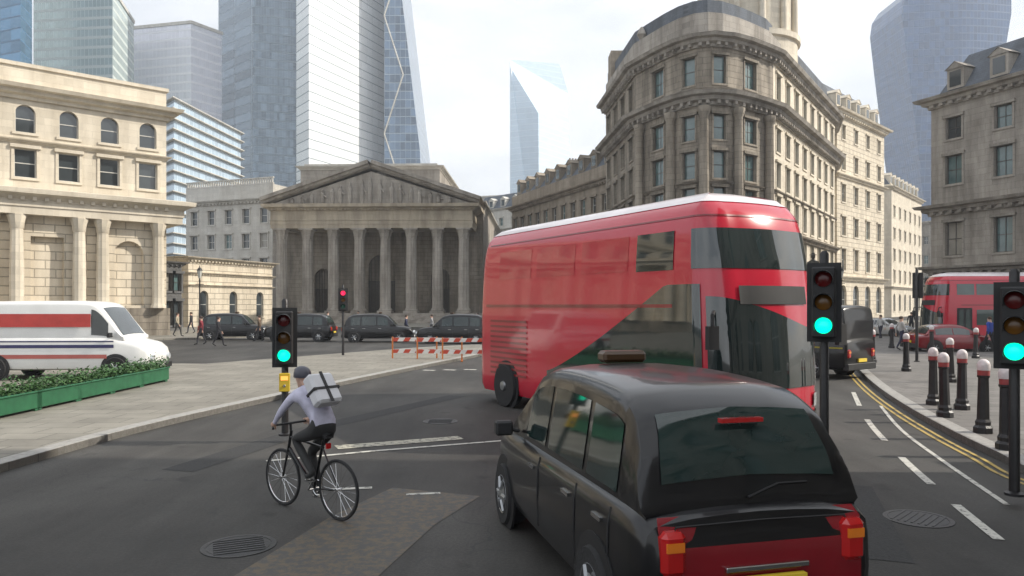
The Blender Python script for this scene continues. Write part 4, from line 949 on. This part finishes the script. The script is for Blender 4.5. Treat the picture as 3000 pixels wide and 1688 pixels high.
Y1 = 9.8; signal('signal showing green just right of the big bus', X(2415, Y1), Y1, 1.98, (-0.5, 0), base=0.0)
Y2 = 8.9; signal('signal showing green cut off by the right edge near the bollards', X(2972, Y2), Y2, 1.70, (0, 0), base=0.12)
Y3 = 11.6; signal('signal showing green on the left island with yellow push button box', X(835, Y3), Y3, 1.38, (0, 0), wait=True, base=0.12) if False else None
Y3 = 13.0; signal('signal showing green on the left island with yellow push button box', X(835, Y3), Y3, 1.38, (-1, 0), wait=True, base=0.12)
Y4 = 34; signal('small distant signal showing red in front of the portico', X(1005, Y4), Y4, 2.2, (0, 0), lit='red', base=0.0)
Y5 = 30; signal('dark signal with no lamp showing, beyond the bollards left of the small bus', X(2686, Y5), Y5, 2.75, (60, 60), lit='none', base=0.12)

# ------------------------------------------------------------------ bollards
M_bw = mat('bollard_white', (0.62, 0.56, 0.55), .45, 0, .15, 12); M_br = mat('bollard_red', (0.30, 0.05, 0.05), .45, 0, .15, 12)
bo = thing('bollard', 'x', 'bollard', (0, 0, 0), 0, 'bollards on the curved pavement')
b = MB(); b.lathe([(.16, 0), (.16, .10), (.125, .14), (.13, .2), (.105, .25), (.088, .98), (.105, 1.0), (.105, 1.03)], 8); b.done('post', M_iron, bo)
b = MB(); b.lathe([(.098, 1.03), (.10, 1.12)], 12); b.done('red_ring', M_br, bo, True)
b = MB(); b.lathe([(.103, 1.12), (.108, 1.16), (.108, 1.22), (.085, 1.28), (.04, 1.315), (.01, 1.32)], 14); b.done('white_cap', M_bw, bo, True)
BL = [(2508, 1012, 'farthest bollard at the left end of the curve beside the black van'), (2556, 1062, 'bollard at the kerb second from the green signal'), (2612, 1020, 'far bollard standing alone left of the dark signal pole'),
      (2655, 1088, 'bollard nearest the bend in the kerb'), (2734, 1186, 'left bollard of the close cluster at the kerb'), (2768, 1222, 'foremost bollard in the close cluster left of centre'),
      (2818, 1200, 'right bollard of the close cluster'), (2786, 1120, 'bollard directly behind the close cluster'), (2880, 1268, 'tall near bollard second from the right edge'),
      (2950, 1318, 'nearest and largest bollard by the right edge signal'), (2858, 1050, 'far bollard below the middle of the small bus'), (2730, 1034, 'far bollard under the front corner of the small bus'), (2925, 1075, 'far bollard close to the pedestrian in blue')]
for i, (px, py, lab) in enumerate(BL):
    o = bo if i == 0 else copy_tree(bo); o['label'] = lab; g = G(px, py); k = 1 - .12 / HC; o.location = (g.x * k, g.y * k, .12); o.rotation_euler = (R(random.uniform(-1, 1)), R(random.uniform(-1, 1)), R(random.uniform(0, 40)))

# ------------------------------------------------------------------ people
SK = dict(pelvis=(0, 0, .95), belly=(0, 0, 1.12), chest=(.01, 0, 1.32), neck=(0, 0, 1.47), skull=(.02, 0, 1.60), crown=(.015, 0, 1.70))
def limb(a, b_, t): return tuple(x + (y - x) * t for x, y in zip(a, b_))
def person(label, loc, rotz, top, bottom, hair=(0.05, 0.03, 0.02), stride=.28, pose=None, group=None, scale=1.0, shoes=(0.02, 0.02, 0.02), arms=0.15, hat=None):
    t = thing('person', label, 'person', loc, rotz, group); t.scale = (scale,) * 3
    P_ = dict(SK)
    for s, n in ((1, 'l'), (-1, 'r')):
        f = stride * s
        P_['sh' + n] = (0, .19 * s, 1.42); P_['el' + n] = (-.05 - arms * s * .6, .26 * s, 1.13); P_['wr' + n] = (.06 - arms * s * 1.2, .27 * s, .88); P_['pa' + n] = (.08 - arms * s * 1.3, .27 * s, .80)
        P_['hi' + n] = (0, .10 * s, .90); P_['kn' + n] = (f * .55 + .05, .11 * s, .50); P_['an' + n] = (f - .02, .11 * s, .08 + (.08 if f < 0 else 0)); P_['to' + n] = (f + .17, .13 * s, .035)
    if pose: P_.update(pose)
    rad = dict(pelvis=.135, belly=.125, chest=.14, neck=.055, skull=.095, crown=.07, sh=.062, el=.043, wr=.027, pa=.032, hi=.095, kn=.062, an=.04, to=.035)
    E = [('pelvis', 'belly', 1), ('belly', 'chest', 1), ('chest', 'neck', 1), ('neck', 'skull', 0), ('skull', 'crown', 0)]
    for n in 'lr': E += [('chest', 'sh' + n, 1), ('sh' + n, 'el' + n, 1), ('el' + n, 'wr' + n, 1), ('wr' + n, 'pa' + n, 0), ('pelvis', 'hi' + n, 2), ('hi' + n, 'kn' + n, 2), ('kn' + n, 'an' + n, 2), ('an' + n, 'to' + n, 3)]
    # nose, fingers
    sk = Vector(P_['skull']); nk = Vector(P_['neck']); upv = (Vector(P_['crown']) - sk).normalized(); fw = Vector((1, 0, 0)); fw = (fw - upv * fw.dot(upv)).normalized()
    P_['nose'] = tuple(sk + fw * .105 - upv * .005); rad['nose'] = .016; E.append(('skull', 'nose', 0))
    for n, s in (('l', 1), ('r', -1)):
        pa = Vector(P_['pa' + n]); wr_ = Vector(P_['wr' + n]); d = (pa - wr_).normalized(); sd_ = d.cross(Vector((0, 1, 0))); sd_ = sd_.normalized() if sd_.length > .1 else Vector((1, 0, 0)); inn = d.cross(sd_).normalized() * (1 if d.cross(sd_).y * s < 0 else -1)
        for q, (o_, ln_) in enumerate(((-.030, .068), (-.010, .078), (.010, .072), (.029, .058))):
            k1, k2 = f'f{n}{q}a', f'f{n}{q}b'; r0 = pa + sd_ * o_ + d * .02
            P_[k1] = tuple(r0 + d * ln_ * .55 + inn * .008); P_[k2] = tuple(r0 + d * ln_ * .85 + inn * .034); rad[k1] = .009; rad[k2] = .007
            E += [('pa' + n, k1, 0), (k1, k2, 0)]
        k1, k2 = f'f{n}ta', f'f{n}tb'; P_[k1] = tuple(pa - sd_ * .045 + d * .0 + inn * .012); P_[k2] = tuple(pa - sd_ * .058 + d * .038 + inn * .022); rad[k1] = .011; rad[k2] = .008; E += [('pa' + n, k1, 0), (k1, k2, 0)]
    me = bpy.data.meshes.new('skel'); names = list(P_); bm = bmesh.new(); lay = bm.verts.layers.skin.verify(); vv = {k: bm.verts.new(P_[k]) for k in names}
    for a, c, _ in E: bm.edges.new((vv[a], vv[c]))
    for k in names:
        r_ = rad.get(k, rad.get(k[:2], .05)); vv[k][lay].radius = (r_, r_); vv[k][lay].use_root = (k == 'pelvis')
    bm.to_mesh(me); bm.free()
    o = bpy.data.objects.new('skel', me); C.objects.link(o); o.modifiers.new('s', 'SKIN').use_smooth_shade = True; sb = o.modifiers.new('u', 'SUBSURF'); sb.levels = 1; sb.render_levels = 1
    dg = bpy.context.evaluated_depsgraph_get(); dg.update(); m2 = bpy.data.meshes.new_from_object(o.evaluated_get(dg)); bpy.data.objects.remove(o)
    def cm(nm, col): return mat(nm + '_%02d%02d%02d' % tuple(int(c * 99) for c in col), col, .8, 0, .12, 14)
    m2.materials.clear()
    for m_ in (M_skin, cm('cloth', top), cm('cloth', bottom), cm('shoe', shoes)): m2.materials.append(m_)
    segs = [(Vector(P_[a]), Vector(P_[c]), k) for a, c, k in E]
    for f in m2.polygons:
        c = f.center; best = None
        for a, e, k in segs:
            d = e - a; tt = max(0, min(1, (c - a).dot(d) / max(1e-9, d.length_squared))); q = (c - (a + d * tt)).length
            if k == 0: q *= 1.02
            if best is None or q < best[0]: best = (q, k)
        f.material_index = best[1]; f.use_smooth = True
    m2.name = 'body'; bo_ = bpy.data.objects.new('body', m2); C.objects.link(bo_); bo_.parent = t
    # hair or hat: a cap over the skull
    b = MB(); cr = sk + upv * .045 - fw * .012; rows = []
    for i in range(7):
        th_ = i / 6 * R(112); row = []
        for j in range(14):
            a = 2 * math.pi * j / 14; rr = .118 * math.sin(th_) * (1 - (.25 if math.cos(a) > .5 and th_ > R(70) else 0)); side = fw.cross(upv)
            row.append(cr + upv * (.098 * math.cos(th_)) + fw * rr * math.cos(a) + side * rr * .86 * math.sin(a))
        rows.append(row)
    b.grid(rows, True); b.done('helmet' if hat else 'hair', mat('hat_' + str(hat), hat, .4) if hat else cm('hair', hair), t, True, 60)
    for s in (-1, 1):
        b = MB(); side = fw.cross(upv); c = sk + fw * .088 + side * .033 * s + upv * .012; b.lathe([(.002, -.011), (.009, -.006), (.011, 0), (.009, .006), (.002, .011)], 8, c); b.done('eye', mat('eye_dark', (0.04, 0.03, 0.03), .2), t, True)
    return t
def pp(px, k): Y = F / k; return (X(px, Y), Y)
for (px, k, a, lab, top, bot, st, z) in [
    (2900, 60, 110, 'person in bright blue jacket and dark trousers walking by the bollards', (.02, .05, .28), (.015, .015, .02), .24, .12),
    (2980, 66, 70, 'person in dark red coat at the right edge behind the bollards', (.22, .02, .03), (.02, .02, .025), .18, .12),
    (2470, 57, 200, 'person in black coat standing just right of the green signal', (.015, .015, .02), (.02, .02, .02), .05, .12),
    (2497, 52, 20, 'person in grey jacket walking behind the left end of the bollards', (.12, .12, .13), (.03, .03, .045), .26, .12),
    (2530, 50, 160, 'person in brown coat walking between the two far bollards', (.12, .07, .04), (.02, .02, .025), .22, .12),
    (2640, 58, 0, 'person in pale shirt left of the dark signal pole', (.4, .38, .36), (.03, .03, .06), .26, .12),
    (640, 50, 10, 'person in black coat walking on the island below the cream pavilion', (.02, .02, .025), (.02, .02, .02), .28, .0),
    (590, 48, 190, 'person in dark red jacket beside the dark grey building', (.2, .02, .03), (.02, .02, .03), .24, .0),
    (1190, 42, 0, 'person in navy coat walking below the right hand columns', (.02, .025, .06), (.02, .02, .02), .26, .0),
    (1265, 40, 180, 'person in light grey jacket left of the big bus', (.3, .3, .31), (.02, .02, .03), .26, .0),
    (760, 44, 180, 'person in brown jacket between the left parked cabs', (.12, .08, .05), (.02, .02, .03), .26, .0),
    (2455, 46, 30, 'person in dark green coat close behind the green signal pole', (.03, .06, .04), (.03, .03, .03), .2, .12),
    (2580, 42, 200, 'person in white shirt far back by the pale grey car', (.5, .5, .48), (.03, .03, .05), .2, .0),
    (2840, 44, 10, 'person in mustard jacket in front of the small bus windows', (.35, .22, .03), (.02, .02, .03), .25, .12),
    (2765, 40, 170, 'person in grey hooded top beside the dark red car', (.16, .16, .17), (.03, .03, .04), .25, .12),
    (2670, 36, 60, 'person in black suit farther back beside the dark signal pole', (.02, .02, .02), (.02, .02, .02), .22, .12),
    (520, 40, 0, 'person in beige coat at the far end of the bank wall', (.35, .3, .22), (.03, .03, .03), .25, .12),
    (560, 36, 180, 'person in black jacket under the lamp post by the dark building', (.02, .02, .02), (.03, .03, .05), .25, .12),
    (960, 34, 20, 'person in white shirt on the steps side near the red signal', (.5, .5, .5), (.02, .02, .02), .25, .12),
    (1050, 30, 200, 'person in dark coat just right of the distant red signal', (.03, .03, .035), (.02, .02, .02), .25, .12),
    (1400, 33, 190, 'person in red jacket beside the rear of the big bus', (.3, .03, .03), (.02, .02, .03), .25, .0)]:
    x, y = pp(px, k); person(lab, (x, y, z), R(a), top, bot, stride=st, group='pedestrians around the junction')

# ------------------------------------------------------------------ cyclist and bicycle (rides away to the left)
cxy = G(920, 1505); crot = R(142)
bk = thing('bicycle', 'dark bicycle under the rider in the lilac shirt', 'bicycle', cxy, crot)
b = MB()
BBk, SE, HDt, FW, RW = Vector((0, 0, .29)), Vector((-.17, 0, .86)), Vector((.46, 0, .84)), Vector((.60, 0, .34)), Vector((-.44, 0, .34))
for p, q, r_ in ((BBk, SE, .017), (BBk, HDt - Vector((0, 0, .14)), .02), (SE - Vector((0, 0, .08)), HDt, .016), (RW, BBk, .011), (RW, SE - Vector((0, 0, .1)), .01), (HDt + Vector((-.03, 0, .08)), HDt - Vector((-.04, 0, .2)), .018), (HDt - Vector((-.04, 0, .18)), FW, .014)): b.tube([p, q], r_, 8)
b.done('frame', M_black, bk, True)
for c in (FW, RW):
    b = MB(); b.torus(c, .325, .017, n=36); wh = b.done('wheel', M_tyre, bk, True)
    b = MB(); b.torus(c, .303, .009, n=36, k=6)
    for q in range(18): a = q * math.pi / 9; b.tube([c + Vector((.02 * math.cos(a), .02 * (-1) ** q, .02 * math.sin(a))), c + Vector((.3 * math.cos(a), 0, .3 * math.sin(a)))], .0025, 4)
    b.lathe([(.02, -.04), (.02, .04)], 8, c, 'y'); b.done('rim', M_chrome, wh, True)
b = MB(); b.tube([(.40, -.27, .97), (.46, -.24, 1.0), (.45, 0, 1.0), (.46, .24, 1.0), (.40, .27, .97)], .014, 8); b.tube([(.45, 0, 1.0), (.44, 0, .9)], .015, 8); b.done('handlebar', M_trim, bk, True)
b = MB(); b.grid([[(-.30, -.075, .93), (-.30, 0, .955), (-.30, .075, .93)], [(-.2, -.06, .935), (-.2, 0, .96), (-.2, .06, .935)], [(-.03, -.02, .93), (-.03, 0, .94), (-.03, .02, .93)]]); b.tube([(-.17, 0, .84), (-.19, 0, .94)], .014, 8); b.box(-.29, -.05, .90, -.06, .05, .932); b.done('saddle', M_trim, bk)
b = MB(); b.tube([(0, -.08, .29), (.10, -.08, .16)], .012, 6); b.tube([(0, .08, .29), (-.10, .08, .42)], .012, 6); b.tube([(0, -.08, .29), (0, .08, .29)], .014, 6); b.box(.05, -.17, .15, .15, -.09, .17); b.box(-.15, .09, .41, -.05, .17, .43); b.torus((0, -.05, .29), .09, .006, n=20, k=4); b.done('crank', M_chrome, bk)
b = MB(); b.box(-.27, -.03, .78, -.25, .03, .84); b.done('rear_lamp', M_tail, bk)
pose = dict(pelvis=(-.19, 0, 1.02), belly=(-.11, 0, 1.17), chest=(.05, 0, 1.33), neck=(.17, 0, 1.44), skull=(.24, 0, 1.55), crown=(.24, 0, 1.65))
for s, n in ((1, 'l'), (-1, 'r')):
    pose['sh' + n] = (.12, .18 * s, 1.38); pose['el' + n] = (.28, .25 * s, 1.18); pose['wr' + n] = (.39, .255 * s, 1.045); pose['pa' + n] = (.425, .25 * s, 1.025); pose['hi' + n] = (-.17, .10 * s, .97)
pose['knr'] = (.22, -.12, .66); pose['anr'] = (.04, -.13, .245); pose['tor'] = (.18, -.13, .19)
pose['knl'] = (.20, .12, .86); pose['anl'] = (-.16, .13, .50); pose['tol'] = (-.02, .13, .45)
person('cyclist in pale lilac shirt and dark trousers leaning over the handlebars', cxy, crot, (.50, .49, .60), (.03, .026, .028), pose=pose, hat=(.07, .07, .09))
# white box bag on the rider's back
b = MB(); b.m = Matrix.Translation((-.16, 0, 1.30)) @ Matrix.Rotation(R(36), 4, 'Y'); b.box(-.16, -.17, -.08, .0, .17, .30); bag = b.done('courier_bag', mat('bag_white', (0.62, 0.62, 0.64), .6), None, bevel=.03); bag.location = cxy; bag.rotation_euler = (0, 0, crot)
tag(bag, 'white box bag with black straps on the back of the cyclist', 'bag')
b = MB(); b.m = Matrix.Translation((-.16, 0, 1.30)) @ Matrix.Rotation(R(36), 4, 'Y'); b.box(-.168, -.176, .08, .006, .176, .11); b.box(-.168, -.02, -.086, -.161, .02, .306); b.done('strap', M_trim, bag)

# ------------------------------------------------------------------ planters, barriers, statue, lamp
M_leaf = mat('leaf_green', (0.045, 0.11, 0.03), .6, 0, .5, 6); M_box = mat('planter_green', (0.02, 0.11, 0.05), .5, 0, .2, 4)
def planter(label, x, y, rot):
    t = thing('planter', label, 'planter', (x, y, .12), rot, 'green planters along the island')
    b = MB(); b.box(-.85, -.22, .06, .85, .22, .40); b.box(-.88, -.25, .40, .88, .25, .44); b.box(-.8, -.2, 0, -.65, .2, .06); b.box(.65, -.2, 0, .8, .2, .06); b.done('trough', M_box, t, bevel=.01)
    b = MB(); rg = random.Random(int(x * 100))
    for i in range(1100):
        p = Vector((rg.uniform(-.85, .85), rg.uniform(-.23, .23), .42 + abs(rg.gauss(0, .13)))); a = rg.uniform(0, 6.28); e = rg.uniform(-.9, .9); s = rg.uniform(.03, .055)
        u = Vector((math.cos(a), math.sin(a), e)).normalized() * s; v = u.cross(Vector((rg.uniform(-1, 1), rg.uniform(-1, 1), 1))).normalized() * s * .5
        b.face([p - u, p + v, p + u, p - v])
    b.done('hedge', M_leaf, t)
g0, g1 = G(-60, 1235), G(470, 1118)
for i in range(5):
    p = g0.lerp(g1, (i + .5) / 5); planter(['nearest green planter by the left edge', 'second green planter from the left edge in front of the white van', 'middle green planter of the row of five', 'fourth green planter below the nose of the white van', 'farthest green planter nearest the left signal'][i], p.x * .95, p.y * .95, math.atan2(g1.y - g0.y, g1.x - g0.x))
def barrier(label, x, y, rot):
    t = thing('road_barrier', label, 'barrier', (x, y, 0), rot, 'red and white road barriers')
    for z in (.35, .85):
        b = MB(); b.box(-1, -.02, z, 1, .02, z + .16); pk = b.done('plank', mat('plank_white', (.7, .68, .65), .5), t)
        for k in range(4):
            b = MB(); xx = -1 + .5 * k; b.face([(xx, -.024, z), (xx + .25, -.024, z), (xx + .35, -.024, z + .16), (xx + .1, -.024, z + .16)]); b.done('red_stripe', mat('plank_red', (.5, .06, .03), .4), pk)
    for s in (-.95, .95):
        b = MB(); b.box(s - .03, -.03, 0, s + .03, .03, 1.05); b.box(s - .04, -.3, 0, s + .04, .3, .06); b.done('leg', mat('barrier_orange', (.55, .16, .03), .5), t)
for i, px in enumerate((1215, 1290, 1365)):
    barrier(['left one of three red and white barriers at the island tip', 'middle one of three red and white barriers at the island tip', 'right one of three red and white barriers next to the bus'][i], X(px, 32), 32 - i * .3, R(3))
# statue on a tall plinth behind the black van
sx, sy = X(2382, 52), 52
st = thing('statue', 'dark bronze standing figure in long coat on tall dark plinth above the black van', 'statue', (sx, sy, 0), R(-110))
b = MB(); b.box(-1.1, -1.1, 0, 1.1, 1.1, .4); b.box(-.8, -.8, .4, .8, .8, 3.6); b.box(-.95, -.95, 3.6, .95, .95, 3.85); b.done('plinth', M_dark, st, bevel=.03)
b = MB(); b.lathe([(.42, 3.85), (.40, 4.2), (.30, 4.7), (.27, 5.0), (.32, 5.3), (.30, 5.5), (.12, 5.6), (.10, 5.68), (.15, 5.78), (.14, 5.92), (.24, 5.93), (.24, 5.96), (.13, 5.98), (.11, 6.1), (.02, 6.12)], 14); b.tube([(0, .3, 5.45), (.15, .4, 5.1), (.35, .25, 4.95)], .08, 7); b.tube([(0, -.3, 5.45), (.1, -.42, 5.05), (.3, -.3, 4.9)], .08, 7); b.tube([(.32, 0, 5.05), (.32, .35, 4.85)], .06, 6); b.done('figure', M_bronze, st, True)
def lamp(label, x, y, z, base):
    t = thing('street_lamp', label, 'street lamp', (x, y, base), 0, 'black street lamps')
    b = MB(); b.lathe([(.17, 0), (.17, .5), (.11, .7), (.07, .9), (.05, z - .6), (.07, z - .5), (.04, z - .3)], 14); b.tube([(-.3, 0, z - .75), (.3, 0, z - .75)], .025, 6); b.done('post', M_iron, t, True)
    b = MB(); b.lathe([(.1, z - .3), (.2, z + .25), (.19, z + .27)], 6); b.done('lantern', mat('lantern_glass', (.5, .5, .45), .1, 0, .1), t)
    b = MB(); b.lathe([(.24, z + .27), (.12, z + .45), (.04, z + .5), (.02, z + .65)], 6); b.done('lantern_cap', M_iron, t)
lamp('tall black lamp post against the dark grey building left of the pavilion', X(585, 55), 55, 4.6, .12)
lamp('black lamp post on the far pavement left of the statue', X(2465, 60), 60, 4.8, .12)

# ------------------------------------------------------------------ manhole covers, litter bin, haze
for i, (px, py, lab) in enumerate([(1290, 1235, 'round iron manhole cover in the road left of the big bus'), (700, 1600, 'round iron manhole cover in the near road left of the buff patch'), (2690, 1520, 'round iron manhole cover in the lane by the curved kerb')]):
    g = G(px, py); t = thing('manhole_cover', lab, 'manhole cover', (g.x, g.y, 0), .4 * i, 'manhole covers')
    b = MB(); b.lathe([(.36, .002), (.36, .007), (.31, .007), (.31, .003)], 28); b.done('rim', M_iron, t)
    b = MB(); b.lathe([(.305, .002), (.305, .006)], 28)
    for q in range(-3, 4): b.box(-.24, q * .07 - .012, .006, .24, q * .07 + .012, .011)
    b.done('lid', M_iron, t)
b = MB(); b.box(-700, -60, -1, 700, 800, 262)
m = bpy.data.materials.new('haze'); m.use_nodes = True; n = m.node_tree.nodes; n.clear(); oo = n.new('ShaderNodeOutputMaterial'); pv = n.new('ShaderNodeVolumePrincipled')
pv.inputs['Density'].default_value = 0.00062; pv.inputs['Color'].default_value = (0.90, 0.94, 1.0, 1); pv.inputs['Anisotropy'].default_value = 0.2
m.node_tree.links.new(pv.outputs[0], oo.inputs['Volume'])
hz = b.done('haze', m); hz['kind'] = 'stuff'
